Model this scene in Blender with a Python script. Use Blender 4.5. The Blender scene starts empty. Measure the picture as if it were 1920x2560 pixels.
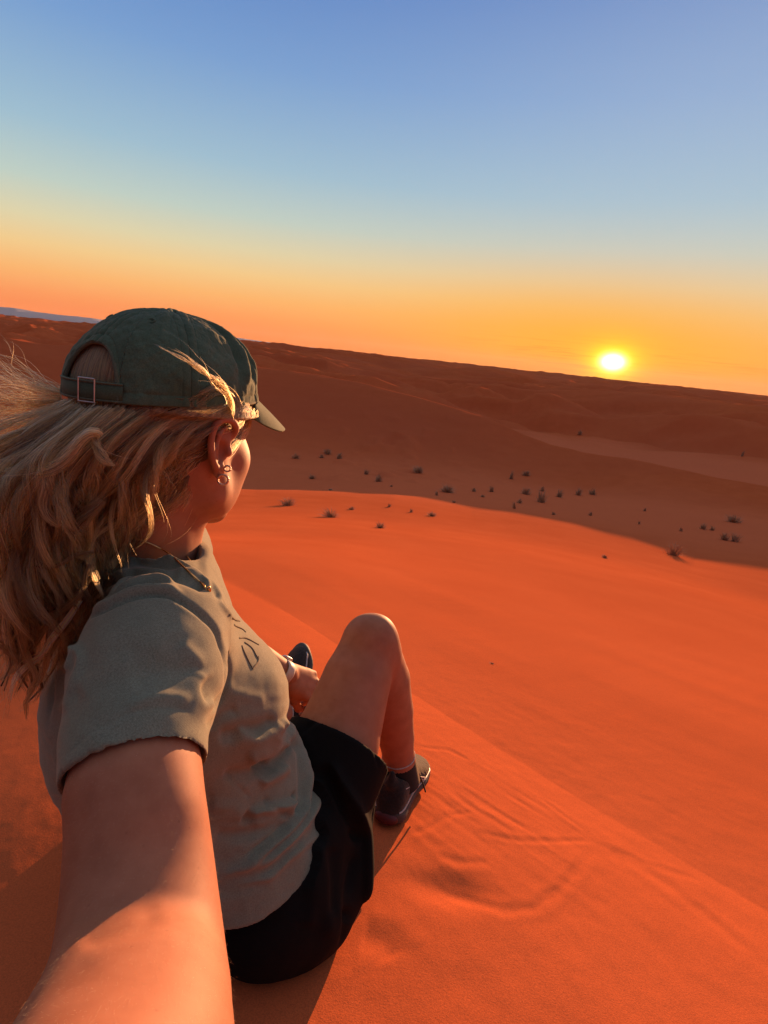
import bpy, math, random
import numpy as np
from mathutils import Vector, Matrix

R = math.radians
rng = np.random.default_rng(7)
random.seed(7)
scene = bpy.context.scene
COL = scene.collection

# ------------------------------------------------------------------ camera
F_PX, CX, CY = 1350.0, 960.0, 1280.0
PITCH, ROLL, CAM_Z = R(16.03), R(5.95), 0.82
CAM = np.array([0.0, 0.0, CAM_Z])
cp, sp_, cr, sr = math.cos(PITCH), math.sin(PITCH), math.cos(ROLL), math.sin(ROLL)
FWD = np.array([0, cp, -sp_])
_r0, _u0 = np.array([1.0, 0, 0]), np.array([0, sp_, cp])
RGT = cr * _r0 + sr * _u0
UPV = -sr * _r0 + cr * _u0

cam_data = bpy.data.cameras.new('camera')
cam = bpy.data.objects.new('camera', cam_data)
COL.objects.link(cam)
cam.matrix_world = Matrix(((RGT[0], UPV[0], -FWD[0], CAM[0]),
                           (RGT[1], UPV[1], -FWD[1], CAM[1]),
                           (RGT[2], UPV[2], -FWD[2], CAM[2]),
                           (0, 0, 0, 1)))
cam_data.sensor_fit = 'VERTICAL'
cam_data.sensor_height = 24.0
cam_data.lens = F_PX / 2560 * 24.0
cam_data.clip_start = 0.01
cam_data.clip_end = 60000
scene.camera = cam

def ray(px, py):
    return FWD + RGT * ((px - CX) / F_PX) + UPV * ((CY - py) / F_PX)
def P(px, py, d):
    """real place of something the photo shows at px, py, standing d metres ahead of the lens"""
    return CAM + ray(px, py) * d

# ------------------------------------------------------------------ light
EXPO = 1.2
scene.view_settings.view_transform = 'Standard'
scene.view_settings.look = 'None'
scene.view_settings.gamma = 1
scene.view_settings.exposure = EXPO
sdir = ray(1532, 905); sdir = sdir / np.linalg.norm(sdir)
SUN_EL = math.asin(sdir[2]); SUN_AZ = math.atan2(sdir[0], sdir[1])
sl = bpy.data.lights.new('sun', 'SUN')
sl.energy = 5.0
sl.color = (1.0, 0.47, 0.21)
sl.angle = R(0.18)
so = bpy.data.objects.new('sun', sl); COL.objects.link(so)
so.rotation_euler = Vector(-sdir).to_track_quat('-Z', 'Y').to_euler()

def srgb(c):
    return tuple((v / 255 / 12.92) if v <= 10 else ((v / 255 + 0.055) / 1.055) ** 2.4 for v in c)

world = bpy.data.worlds.new('World'); scene.world = world; world.use_nodes = True
wt = world.node_tree; wt.nodes.clear()
class NT:
    """tiny helper round a node tree"""
    def __init__(s, t): s.t = t
    def n(s, typ, ins=None, **kw):
        nd = s.t.nodes.new(typ)
        for k, v in kw.items(): setattr(nd, k, v)
        if ins:
            for k, v in ins.items():
                sock = nd.inputs[k]
                if isinstance(v, bpy.types.NodeSocket): s.t.links.new(v, sock)
                else: sock.default_value = v
        return nd
    def m(s, op, a, b=0.0, c=None, clamp=False):
        ins = {0: a, 1: b}
        if c is not None: ins[2] = c
        return s.n('ShaderNodeMath', ins, operation=op, use_clamp=clamp).outputs[0]
    def ramp(s, fac, stops, interp='LINEAR'):
        nd = s.n('ShaderNodeValToRGB', {0: fac}); cr_ = nd.color_ramp; cr_.interpolation = interp
        while len(cr_.elements) < len(stops): cr_.elements.new(0.5)
        for e, (p, c) in zip(cr_.elements, stops):
            e.position = p; e.color = (c[0], c[1], c[2], 1) if not isinstance(c, (int, float)) else (c, c, c, 1)
        return nd.outputs[0]
    def mix(s, fac, a, b, mode='MIX'):
        nd = s.n('ShaderNodeMix', data_type='RGBA', blend_type=mode)
        for i, v in ((0, fac), (6, a), (7, b)):
            if isinstance(v, bpy.types.NodeSocket): s.t.links.new(v, nd.inputs[i])
            else: nd.inputs[i].default_value = v if i == 0 else (v[0], v[1], v[2], 1)
        return nd.outputs[2]

W = NT(wt)
gen = W.n('ShaderNodeTexCoord').outputs['Generated']
sepw = W.n('ShaderNodeSeparateXYZ', {0: gen})
zc = sepw.outputs[2]
# fraction 0..1 over 0..35 degrees of elevation (asin)
elev = W.m('DIVIDE', W.m('ARCSINE', zc), R(50.0), clamp=True)
def E(deg): return deg / 50.0
sky_a = W.ramp(elev, [(E(0), srgb((247, 134, 86))), (E(2.2), srgb((251, 154, 92))), (E(4.1), srgb((250, 182, 112))),
                      (E(6.1), srgb((242, 204, 142))), (E(8.2), srgb((222, 212, 172))), (E(11), srgb((190, 207, 197))),
                      (E(15), srgb((158, 190, 208))), (E(22), srgb((120, 159, 208))), (E(28), srgb((94, 135, 198))),
                      (E(33), srgb((78, 116, 184))), (E(50), srgb((168, 163, 170)))])  # overhead end, out of frame, brightened to add fill light
dotn = W.n('ShaderNodeVectorMath', {0: gen, 1: tuple(sdir)}, operation='DOT_PRODUCT').outputs['Value']
ang = W.m('MULTIPLY', W.m('ARCCOSINE', dotn), 180 / math.pi)          # degrees from the sun
# flattened distance: the glow of a low sun is wider than tall
azd = W.m('MULTIPLY', W.m('SUBTRACT', W.m('ARCTAN2', sepw.outputs[0], sepw.outputs[1]), SUN_AZ), 180 / math.pi)
eld = W.m('SUBTRACT', W.m('MULTIPLY', W.m('ARCSINE', zc), 180 / math.pi), math.degrees(SUN_EL))
def gauss(x, s):
    q = W.m('DIVIDE', x, s)
    return W.m('EXPONENT', W.m('MULTIPLY', W.m('MULTIPLY', q, q), -1.0))
def sstep_n(x, a, b):
    t = W.n('ShaderNodeMapRange', {0: x, 1: a, 2: b, 3: 0.0, 4: 1.0}, interpolation_type='SMOOTHSTEP'); return t.outputs[0]
g_wide = W.m('MULTIPLY', gauss(azd, 30.0), gauss(eld, 7.5))
g_mid = W.m('MULTIPLY', gauss(azd, 16.0), gauss(eld, 5.8))
g_in = W.m('MULTIPLY', gauss(azd, 2.9), gauss(eld, 2.1))
c1 = W.mix(W.m('MULTIPLY', g_wide, 0.62), sky_a, srgb((255, 166, 46)))
c2 = W.mix(W.m('MULTIPLY', g_mid, 0.92), c1, srgb((255, 178, 12)))
c3 = W.mix(W.m('MULTIPLY', g_in, 0.9, clamp=True), c2, srgb((255, 214, 10)))
# low band just over the horizon is redder
band = gauss(W.m('MULTIPLY', W.m('ARCSINE', zc), 180 / math.pi), 1.5)
c3 = W.mix(W.m('MULTIPLY', W.m('MULTIPLY', band, 0.65), W.m('SUBTRACT', 1.0, g_in, clamp=True)), c3, srgb((252, 120, 34)))
# upper right of the sky is paler, on the sun's side
side = W.m('MULTIPLY', gauss(W.m('SUBTRACT', azd, 12.0), 32.0), gauss(W.m('SUBTRACT', eld, 20.0), 13.0))
c3 = W.mix(W.m('MULTIPLY', side, 0.30), c3, srgb((204, 211, 218)))
# thin streaks of cloud by the sun
mp = W.n('ShaderNodeMapping', {'Vector': gen, 'Scale': (7, 7, 170)})
nz = W.n('ShaderNodeTexNoise', {'Vector': mp.outputs[0], 'Scale': 1.6, 'Detail': 5.0, 'Roughness': 0.55})
strk = W.ramp(nz.outputs[0], [(0.50, 0.0), (0.68, 1.0)])
strk = W.m('MULTIPLY', strk, W.m('MULTIPLY', gauss(azd, 15.0), gauss(eld, 1.5)))
c3 = W.mix(W.m('MULTIPLY', strk, 0.55), c3, srgb((238, 112, 20)))
# halo and disc
halo = gauss(W.m('SQRT', W.m('ADD', W.m('POWER', W.m('ABSOLUTE', W.m('MULTIPLY', azd, 0.72)), 2.0), W.m('POWER', W.m('ABSOLUTE', eld), 2.0))), 1.12)
c4 = W.mix(halo, c3, (1.9, 1.45, 0.0))
core = gauss(W.m('SQRT', W.m('ADD', W.m('POWER', W.m('ABSOLUTE', W.m('MULTIPLY', azd, 0.70)), 2.0), W.m('POWER', W.m('ABSOLUTE', eld), 2.0))), 0.62)
c5 = W.mix(W.m('MULTIPLY', W.m('POWER', core, 1.3), 1.0, clamp=True), c4, (6.0, 5.4, 4.2))
# the eastern sky behind the lens: dusky rose
back = W.m('MULTIPLY', sstep_n(dotn, 0.3, -0.5), gauss(W.m('MULTIPLY', W.m('ARCSINE', zc), 180 / math.pi), 42.0))
c5 = W.mix(back, c5, srgb((70, 56, 64)))
bg = W.n('ShaderNodeBackground', {'Color': c5, 'Strength': 2 ** -EXPO})
W.n('ShaderNodeOutputWorld', {'Surface': bg.outputs[0]})

# ------------------------------------------------------------------ tools
def tag(o, label=None, cat=None, group=None, kind=None):
    if label: o['label'] = label
    if cat: o['category'] = cat
    if group: o['group'] = group
    if kind: o['kind'] = kind
    return o

def mesh_obj(name, v, f, mat=None, parent=None, smooth=True):
    """v (n,3) array; f: (m,k) array or list of tuples"""
    me = bpy.data.meshes.new(name)
    v = np.asarray(v, dtype=np.float32)
    if isinstance(f, np.ndarray):
        m, k = f.shape
        me.vertices.add(len(v)); me.vertices.foreach_set('co', v.ravel())
        me.loops.add(m * k); me.loops.foreach_set('vertex_index', f.astype(np.int32).ravel())
        me.polygons.add(m)
        me.polygons.foreach_set('loop_start', np.arange(0, m * k, k, dtype=np.int32))
        me.update(calc_edges=True)
    else:
        me.from_pydata([tuple(map(float, p)) for p in v], [], [tuple(map(int, q)) for q in f]); me.update()
    if smooth: me.polygons.foreach_set('use_smooth', np.ones(len(me.polygons), dtype=bool))
    if mat: me.materials.append(mat)
    o = bpy.data.objects.new(name, me); COL.objects.link(o)
    if parent is not None: o.parent = parent
    return o

def new_mat(name):
    m = bpy.data.materials.new(name); m.use_nodes = True
    t = NT(m.node_tree); b = m.node_tree.nodes['Principled BSDF']
    return m, t, b

def vnoise(x, y, seed=0):
    """smooth value noise, arrays in, about -1..1"""
    x = np.asarray(x, float); y = np.asarray(y, float)
    xi = np.floor(x).astype(np.int64); yi = np.floor(y).astype(np.int64)
    xf = x - xi; yf = y - yi
    u = xf * xf * xf * (xf * (xf * 6 - 15) + 10); v = yf * yf * yf * (yf * (yf * 6 - 15) + 10)
    def h(a, b):
        n = (a * 374761393 + b * 668265263 + seed * 2246822519) & 0xFFFFFFFF
        n = ((n ^ (n >> 13)) * 1274126177) & 0xFFFFFFFF
        n = n ^ (n >> 16)
        return (n & 0xFFFF) / 32767.5 - 1.0
    return (h(xi, yi) * (1 - u) + h(xi + 1, yi) * u) * (1 - v) + (h(xi, yi + 1) * (1 - u) + h(xi + 1, yi + 1) * u) * v

def fbm(x, y, seed=0, oct=4):
    s = 0; a = 1; t = 0
    for i in range(oct):
        s = s + a * vnoise(x * 2 ** i + i * 17.3, y * 2 ** i - i * 9.1, seed + i); t += a; a *= 0.5
    return s / t
def sstep(a, b, x):
    t = np.clip((x - a) / (b - a), 0, 1); return t * t * (3 - 2 * t)
# ------------------------------------------------------------------ the dunes
def az_z(px, py, r):
    d = ray(px, py); h = math.hypot(d[0], d[1])
    return math.atan2(d[0], d[1]), r, r * d[2] / h
def ring(pts):
    a = np.array(sorted(az_z(*p) for p in pts))
    return a
# crests and hollows of the far dunes: (place along the line, line height, metres away)
RG = [
 ring([(-900, 1270, 20.5), (0, 1228, 20.5), (640, 1226, 20.5), (833, 1232, 20.5), (987, 1243, 20.5), (1180, 1273, 20.5), (1347, 1294, 20.5), (1545, 1331, 21), (1743, 1373, 21.5), (1920, 1390, 22.5), (2800, 1540, 23)]),
 ring([(-900, 1290, 28), (0, 1240, 29), (640, 1215, 30), (960, 1208, 30), (1400, 1262, 30), (1920, 1318, 31), (2800, 1480, 31)]),
 ring([(-900, 1180, 40), (0, 1150, 41), (640, 1130, 42), (960, 1150, 43), (1250, 1185, 43), (1500, 1230, 42), (1920, 1290, 40), (2800, 1450, 40)]),
 # big dark dune whose edge runs down to the right
 ring([(-900, 730, 84), (0, 850, 80), (400, 872, 76), (640, 905, 72), (800, 935, 69), (940, 966, 66), (1080, 1003, 63), (1203, 1039, 60), (1303, 1085, 58),
       (1373, 1112, 56), (1458, 1133, 54), (1566, 1147, 53), (1682, 1170, 52), (1797, 1197, 51), (1920, 1217, 50), (2800, 1390, 48)]),
 ring([(-900, 770, 92), (0, 895, 88), (640, 952, 82), (940, 1006, 74), (1203, 1078, 66), (1303, 1110, 62), (1458, 1153, 58), (1682, 1190, 56), (1920, 1238, 54), (2800, 1411, 52)]),
 # pale flat and its lip
 ring([(-900, 728, 108), (0, 845, 104), (640, 893, 98), (800, 925, 92), (940, 952, 88), (1100, 1003, 84), (1248, 1056, 81), (1446, 1090, 79), (1545, 1103, 78), (1693, 1116, 77), (1920, 1143, 76), (2800, 1310, 74)]),
 ring([(-900, 745, 112), (0, 865, 109), (640, 918, 103), (940, 978, 93), (1248, 1082, 85), (1446, 1114, 82), (1693, 1142, 80), (1920, 1170, 79), (2800, 1337, 77)]),
 ring([(-900, 722, 125), (0, 835, 121), (400, 862, 116), (640, 880, 112), (760, 902, 109), (940, 928, 105), (1100, 966, 101), (1220, 980, 99), (1298, 1002, 97), (1377, 994, 96), (1446, 1012, 95), (1520, 1036, 94), (1594, 1030, 94), (1743, 1046, 93), (1920, 1056, 92), (2800, 1220, 90)]),
 ring([(-900, 745, 132), (0, 858, 128), (640, 906, 119), (940, 952, 112), (1298, 1020, 103), (1594, 1060, 100), (1920, 1082, 98), (2800, 1240, 96)]),
 ring([(-900, 712, 158), (0, 816, 152), (300, 842, 148), (640, 872, 141), (800, 898, 137), (940, 910, 133), (1100, 946, 129), (1240, 958, 126), (1298, 968, 125), (1400, 974, 123), (1530, 981, 121), (1594, 985, 120), (1743, 1002, 119), (1920, 1022, 117), (2800, 1170, 114)]),
]
def pchip_like(r, rs, zs):
    """monotone cubic through rings; rs, zs: (k, n) per column, r: (n,)"""
    k = rs.shape[0]
    dl = np.diff(zs, axis=0) / np.diff(rs, axis=0)
    m = np.zeros_like(zs)
    same = (dl[1:] * dl[:-1]) > 0
    m[1:-1] = np.where(same, 2 * dl[1:] * dl[:-1] / (dl[1:] + dl[:-1] + 1e-12 * np.sign(dl[1:] + 0.1)), 0)
    m[0] = dl[0]; m[-1] = dl[-1]
    out = np.zeros_like(r)
    for i in range(k - 1):
        sel = (r >= rs[i]) & ((r < rs[i + 1]) if i < k - 2 else True)
        h = rs[i + 1] - rs[i]; t = np.clip((r - rs[i]) / h, 0, 1)
        v = ((2*t**3 - 3*t**2 + 1) * zs[i] + (t**3 - 2*t**2 + t) * h * m[i] + (-2*t**3 + 3*t**2) * zs[i+1] + (t**3 - t**2) * h * m[i+1])
        out = np.where(sel, v, out)
    return out

def seg_d(x, y, pts):
    """distance to a polyline and how far along it (0..1)"""
    best = np.full(np.shape(x), 1e9); al = np.zeros(np.shape(x)); n = len(pts) - 1
    for i in range(n):
        ax, ay = pts[i]; bx, by = pts[i + 1]
        t = np.clip(((x - ax) * (bx - ax) + (y - ay) * (by - ay)) / ((bx - ax) ** 2 + (by - ay) ** 2), 0, 1)
        d = np.hypot(x - ax - t * (bx - ax), y - ay - t * (by - ay))
        al = np.where(d < best, (i + t) / n, al); best = np.minimum(d, best)
    return best, al

NX, NY = 0.755, 0.655                       # the near crest runs square to this
def plane1(x, y):
    return -0.2 * (y - 0.55) - 0.06 * x
def g_at(px, py):
    """where a sight line meets the slope she sits on"""
    d = ray(px, py)
    t = (CAM_Z - plane1(0, 0)) / (-d[2] - 0.2 * d[1] - 0.06 * d[0])
    return (d[0] * t, d[1] * t)
def G(*pts): return [g_at(*p) for p in pts]
MARKS = [  # drawn lines and dents in the near sand: (points, width, depth)
 (G((1075, 2215), (1160, 2240), (1260, 2275), (1340, 2262), (1420, 2195), (1500, 2080)), 0.009, 0.006),
 (G((1090, 2140), (1160, 2155), (1230, 2150)), 0.010, 0.006),
 (G((1020, 2090), (1060, 2075), (1130, 2030), (1190, 2020)), 0.007, 0.005),
 (G((1180, 2070), (1300, 2090), (1400, 2082), (1495, 2068)), 0.007, 0.005),
 (G((1120, 1960), (1200, 2020), (1300, 2075)), 0.009, 0.005),
 (G((1145, 1950), (1240, 2012), (1330, 2062)), 0.007, 0.004),
 (G((1350, 1960), (1420, 2010), (1500, 2070)), 0.007, 0.004),
 (G((1040, 1852), (1130, 1856), (1180, 1880)), 0.008, 0.005),
 (G((1500, 2085), (1610, 2130), (1760, 2240), (1920, 2370)), 0.016, 0.005),
 (G((1490, 2070), (1620, 2120), (1780, 2160)), 0.010, 0.003),
 (G((900, 2340), (960, 2360), (985, 2400)), 0.022, 0.010),
]
def near_h(x, y):
    z1 = plane1(x, y)
    s = NX * x + NY * y - 1.185 + 0.02 * np.sin(x * 3.1 + 0.5)
    # beyond the crest the slope keeps falling, a little steeper
    s_ = np.maximum(s, 0)
    w = 0.006
    soft = w * np.logaddexp(0, s / w)              # smooth positive part
    pre = np.clip(s + 0.7, 0, None)
    z = z1 - np.where(s < 0, .150 * pre ** 2 / 1.4, .150 * .35 + .03 * s_ + .05 * .35 * np.logaddexp(0, (s_ - 1.2) / .35) / (1 + .12 * s_) - .0006)
    # behind and left of her the dune turns its back on the sun
    q = (-.80 * (x + .40) - .60 * (y - .75)) + .05 * np.sin(y * 5 + 1)
    z = z - 0.23 * .06 * np.logaddexp(0, q / .06) * sstep(-.16, -.5, x)
    z = z + 0.006 * fbm(x * 0.9 + 3, y * 0.9, 5, 3) * sstep(0.2, 1.5, np.hypot(x, y) + 0.6)
    return z, s
def far_h(x, y):
    r = np.hypot(x, y); a = np.arctan2(x, y)
    a = np.clip(a, -1.05, 1.05)
    rs = [np.full_like(r, 3.0), np.full_like(r, 5.0), np.full_like(r, 8.0), np.full_like(r, 13.0)]
    zs = [np.full_like(r, -1.38), np.full_like(r, -1.93), np.full_like(r, -2.68), np.full_like(r, -3.92)]
    for g in RG:
        zz = np.interp(a, g[:, 0], g[:, 2]); rr = np.interp(a, g[:, 0], g[:, 1])
        rs.append(rr); zs.append(zz)
    # dip after the last line
    rs.append(rs[-1] + 45); zs.append(zs[-1] - 2.4)
    rs = np.array(rs); zs = np.array(zs)
    z = pchip_like(np.clip(r, 3.0, rs[-1] - 1e-3), rs, zs)
    # distant dune sea
    xw = x + 14 * fbm(x / 90, y / 90, 31, 2); yw = y + 14 * fbm(x / 90 + 5, y / 90, 32, 2)
    q = 1 - np.abs(fbm(xw / 75, yw / 58, 11, 3)) * 1.9
    q2 = 1 - np.abs(fbm(xw / 260, yw / 170, 12, 3)) * 1.7
    sea = -9.8 + 3.8 * q + 5.4 * q2 + np.clip((r - 800) / 4000, 0, 1) * 2.0 + 1.6 * np.clip((r - 200) / 400, 0, 1) + 1.3 * sstep(.25, -.15, a)
    wgt = sstep(0, 1, (r - rs[-2]) / 70)
    z = z * (1 - wgt) + sea * wgt
    # smaller forms on the mid-distance dunes
    oc = np.exp(-((r - 121) / 14) ** 2) * sstep(.15, .3, a)
    amp = sstep(58, 110, r) * (1 - 0.3 * wgt) * (1 - .8 * oc)
    z = z + amp * 2.5 * (0.38 - np.abs(fbm(xw / 34, yw / 12, 21, 3)) * 2.1)
    z = z + sstep(62, 90, r) * (1 - .5 * wgt) * (1 - .8 * oc) * .62 * (0.4 - np.abs(fbm(x / 9, y / 6, 22, 2)) * 2)
    z = z + sstep(24, 45, r) * (1 - sstep(60, 90, r)) * 0.12 * fbm(x / 5.5, y / 3.2, 23, 3)
    # broken hummocks among the tufts
    hx = sstep(0.30, 0.0, np.abs(a - 0.03)) * sstep(28, 33, r) * (1 - sstep(50, 60, r))
    z = z + hx * 0.24 * np.maximum(0, fbm(x / 1.7, y / 2.0, 27, 2) - 0.05) * 2
    return z + CAM_Z
def ground(x, y, detail=False):
    x = np.asarray(x, float); y = np.asarray(y, float)
    zn, s = near_h(x, y)
    r = np.hypot(x, y); a = np.arctan2(x, y)
    w = sstep(3.0, 7.5, r) * sstep(2.1, 1.3, np.abs(a))
    z = zn * (1 - w) + far_h(x, y) * w
    # hollow behind and left of her lies a little lower
    z = z - 0.10 * sstep(-0.25, -1.6, x) * (1 - w)
    if detail:
        near = (r < 4)
        xs, ys = x[near], y[near]; dz = np.zeros_like(xs)
        for pts, wd, dp in MARKS:
            d, al = seg_d(xs, ys, pts)
            fade = sstep(0, .15, al) * sstep(1, .85, al)
            d = d + 0.004 * fbm(xs * 40, ys * 40, 3, 2)
            dz += fade * 0.2 * (-dp * np.exp(-(d / wd) ** 2) + 0.4 * dp * np.exp(-((d - 1.9 * wd) / wd) ** 2))
        # footprint dent
        cx_, cy_ = g_at(1125, 2225)
        dd = np.hypot((xs - cx_) / 0.075, (ys - cy_) / 0.034)
        dz -= 0.008 * np.exp(-dd ** 2.4)
        # scuffed sand by the shoes and soft raking lines
        cx_, cy_ = g_at(1180, 2010)
        dd = np.hypot((xs - cx_) / 0.28, (ys - cy_) / 0.2)
        u = (xs * 0.75 - ys * 0.66)
        dz += np.exp(-dd ** 2) * 0.0016 * fbm(u * 8 + 4, (xs * .66 + ys * .75) * 55, 41, 3)
        dz += 0.0009 * fbm(xs * 22, ys * 22, 42, 3) * sstep(1.6, 0.6, np.hypot(xs - 0.15, ys - 0.85))
        # long low wind waves
        dz += 0.0022 * fbm((xs * NX + ys * NY) * 5.0, (xs * NY - ys * NX) * 1.1, 43, 2)
        z = z.copy(); z[near] += dz
    return z

def hit(px, py, r0=0.3, r1=400):
    """first meeting of a sight line with the ground"""
    d = ray(px, py); h = math.hypot(d[0], d[1])
    rs = np.geomspace(r0, r1, 2500)
    x = d[0] / h * rs; y = d[1] / h * rs; zz = CAM_Z + d[2] / h * rs
    g = ground(x, y)
    k = np.nonzero(zz < g)[0]
    i = k[0] if len(k) else -1
    return np.array([x[i], y[i], float(g[i])])

def build_ground():
    th = np.concatenate([np.linspace(-math.pi, -1.25, 60, endpoint=False), np.linspace(-1.25, -0.74, 170, endpoint=False),
                         np.linspace(-0.74, 0.74, 760, endpoint=False),
                         np.linspace(0.74, 1.25, 170, endpoint=False), np.linspace(1.25, math.pi, 60, endpoint=False)])
    rr = np.concatenate([np.array([0.0005]), np.geomspace(0.06, 0.4, 24, endpoint=False), np.linspace(0.4, 2.4, 330, endpoint=False),
                         np.geomspace(2.4, 20, 110, endpoint=False), np.geomspace(20, 265, 340, endpoint=False), np.geomspace(265, 9000, 200)])
    T, Rr = np.meshgrid(th, rr)
    x = Rr * np.sin(T); y = Rr * np.cos(T)
    z = ground(x.ravel(), y.ravel(), True)
    v = np.stack([x.ravel(), y.ravel(), z], 1)
    n, k = len(rr), len(th)
    i = np.arange(n - 1)[:, None] * k; j = np.arange(k)[None, :]; j2 = (j + 1) % k
    f = np.stack([i + j, i + k + j, i + k + j2, i + j2], -1).reshape(-1, 4)[:, ::-1]
    m, t, b = new_mat('desert_sand')
    geo = t.n('ShaderNodeNewGeometry').outputs['Position']
    n1 = t.n('ShaderNodeTexNoise', {'Vector': geo, 'Scale': 0.9, 'Detail': 6.0, 'Roughness': 0.55}).outputs[0]
    n2 = t.n('ShaderNodeTexNoise', {'Vector': geo, 'Scale': 0.035, 'Detail': 5.0}).outputs[0]
    grain = t.n('ShaderNodeTexNoise', {'Vector': geo, 'Scale': 480.0, 'Detail': 2.0, 'Roughness': 0.8}).outputs[0]
    fine = t.n('ShaderNodeTexNoise', {'Vector': geo, 'Scale': 260.0, 'Detail': 4.0, 'Roughness': 0.7}).outputs[0]
    ca = t.mix(t.ramp(n1, [(0.3, 0.0), (0.7, 1.0)]), (0.59, 0.126, 0.038), (0.67, 0.155, 0.050))
    cb = t.mix(t.ramp(n2, [(0.35, 0.0), (0.7, 1.0)]), ca, (0.59, 0.140, 0.056))
    pa = t.n('ShaderNodeAttribute', attribute_name='pale').outputs['Fac']  # painted light (plus) and shade (minus) of the far dunes
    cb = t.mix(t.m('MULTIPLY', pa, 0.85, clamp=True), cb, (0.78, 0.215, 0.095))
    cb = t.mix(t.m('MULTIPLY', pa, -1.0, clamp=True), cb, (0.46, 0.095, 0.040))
    cc = t.mix(t.ramp(grain, [(0.36, 0.5), (0.6, 0.0)]), cb, (0.30, 0.07, 0.03))
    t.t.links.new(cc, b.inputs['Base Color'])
    b.inputs['Roughness'].default_value = 0.95
    b.inputs['Specular IOR Level'].default_value = 0.0
    # wind ripples, faint
    mp = t.n('ShaderNodeMapping', {'Vector': geo, 'Rotation': (0, 0, R(-41))})
    wv = t.n('ShaderNodeTexWave', {'Vector': mp.outputs[0], 'Scale': 2.2, 'Distortion': 5.0, 'Detail': 3.0, 'Detail Scale': 1.5}, bands_direction='Y').outputs[1]
    bp = t.n('ShaderNodeBump', {'Strength': 0.035, 'Distance': 0.01, 'Height': wv})
    bp1 = t.n('ShaderNodeBump', {'Strength': 0.5, 'Distance': 0.0008, 'Height': fine, 'Normal': bp.outputs[0]})
    bp2 = t.n('ShaderNodeBump', {'Strength': 0.6, 'Distance': 0.0005, 'Height': grain, 'Normal': bp1.outputs[0]})
    t.t.links.new(bp2.outputs[0], b.inputs['Normal'])
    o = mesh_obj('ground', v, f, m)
    # skylit flats lighter, shaded dune face darker, painted into sand colour, wandering edge
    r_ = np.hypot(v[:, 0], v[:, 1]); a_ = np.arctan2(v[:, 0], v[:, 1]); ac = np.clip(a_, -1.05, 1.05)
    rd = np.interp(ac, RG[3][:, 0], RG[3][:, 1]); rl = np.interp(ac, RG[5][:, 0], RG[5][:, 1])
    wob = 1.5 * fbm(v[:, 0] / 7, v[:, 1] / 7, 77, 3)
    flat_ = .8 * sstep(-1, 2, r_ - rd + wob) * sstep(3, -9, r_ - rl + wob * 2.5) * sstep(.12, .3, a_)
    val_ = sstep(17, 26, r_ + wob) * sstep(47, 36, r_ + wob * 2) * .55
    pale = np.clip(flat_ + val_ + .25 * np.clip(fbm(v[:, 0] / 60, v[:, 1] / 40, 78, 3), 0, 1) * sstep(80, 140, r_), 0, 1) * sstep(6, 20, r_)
    pale = pale - .38 * sstep(44, 56, r_ + wob) * (1 - sstep(0, 2, r_ - rd)) * sstep(20, 40, r_)  # painted shade on the near face of the big dune
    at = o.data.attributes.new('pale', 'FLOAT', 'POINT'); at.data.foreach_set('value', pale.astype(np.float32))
    tag(o, 'orange sand dunes falling away to a shaded valley and a sea of dunes', 'sand dunes', kind='structure')
build_ground()

def build_mountains():
    th = np.linspace(-1.2, 0.9, 700)
    v = []; f = []
    D = 9500
    mtop = sstep(-1.2, -.95, th) * np.maximum(0, 128 * sstep(0.12, -0.66, th) ** 1.2 + 24 * fbm(th * 16, th * 0, 51, 5) * sstep(0.6, -0.6, th) + 2 - 60 * sstep(-.12, .12, th))
    rows = [(0, 1.0), (150, 0.85), (500, 0.45), (1500, 0.0)]
    prof = [(-1500, 0.0), (-500, 0.5), (0, 1.0), (600, 0.4), (1500, 0)]
    for dr, k in prof:
        rr = D + dr + 160 * fbm(th * 40, th * 0 + dr, 52, 3)
        zz = mtop * k * (1 + (0.25 * fbm(th * 60, th * 0 + dr / 300., 53, 3) if 0 < k < 1 else 0)) - 12 + (0 if k else -20)
        v.append(np.stack([rr * np.sin(th), rr * np.cos(th), zz], 1))
    n = len(th); v = np.concatenate(v)
    for a in range(len(prof) - 1):
        for j in range(n - 1):
            f.append((a * n + j, a * n + j + 1, (a + 1) * n + j + 1, (a + 1) * n + j))
    m, t, b = new_mat('mountain_rock')
    b.inputs['Base Color'].default_value = (0.34, 0.34, 0.38, 1); b.inputs['Roughness'].default_value = 0.95
    o = mesh_obj('hills', v, np.array(f), m)
    tag(o, 'low pale blue mountains along the left of the horizon', 'mountains', kind='structure')
build_mountains()
# ------------------------------------------------------------------ modelling by distance fields
import openvdb
def unit(v): v = np.asarray(v, float); return v / np.linalg.norm(v)
def camv(x, y, d): return RGT * x + UPV * y + FWD * d        # a direction given as right, up, ahead

def proj(v):
    q = v - CAM
    d = q @ FWD
    return CX + F_PX * (q @ RGT) / d, CY - F_PX * (q @ UPV) / d, d

def crom(a, n):
    """Catmull-Rom through the rows of a"""
    a = np.asarray(a, float)
    p = np.vstack([2 * a[0] - a[1], a, 2 * a[-1] - a[-2]])
    out = []
    for i in range(len(a) - 1):
        p0, p1, p2, p3 = p[i:i + 4]
        for t in np.linspace(0, 1, n, endpoint=False):
            out.append(0.5 * ((2 * p1) + (-p0 + p2) * t + (2 * p0 - 5 * p1 + 4 * p2 - p3) * t * t + (-p0 + 3 * p1 - 3 * p2 + p3) * t ** 3))
    out.append(a[-1])
    return np.array(out)

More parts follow.
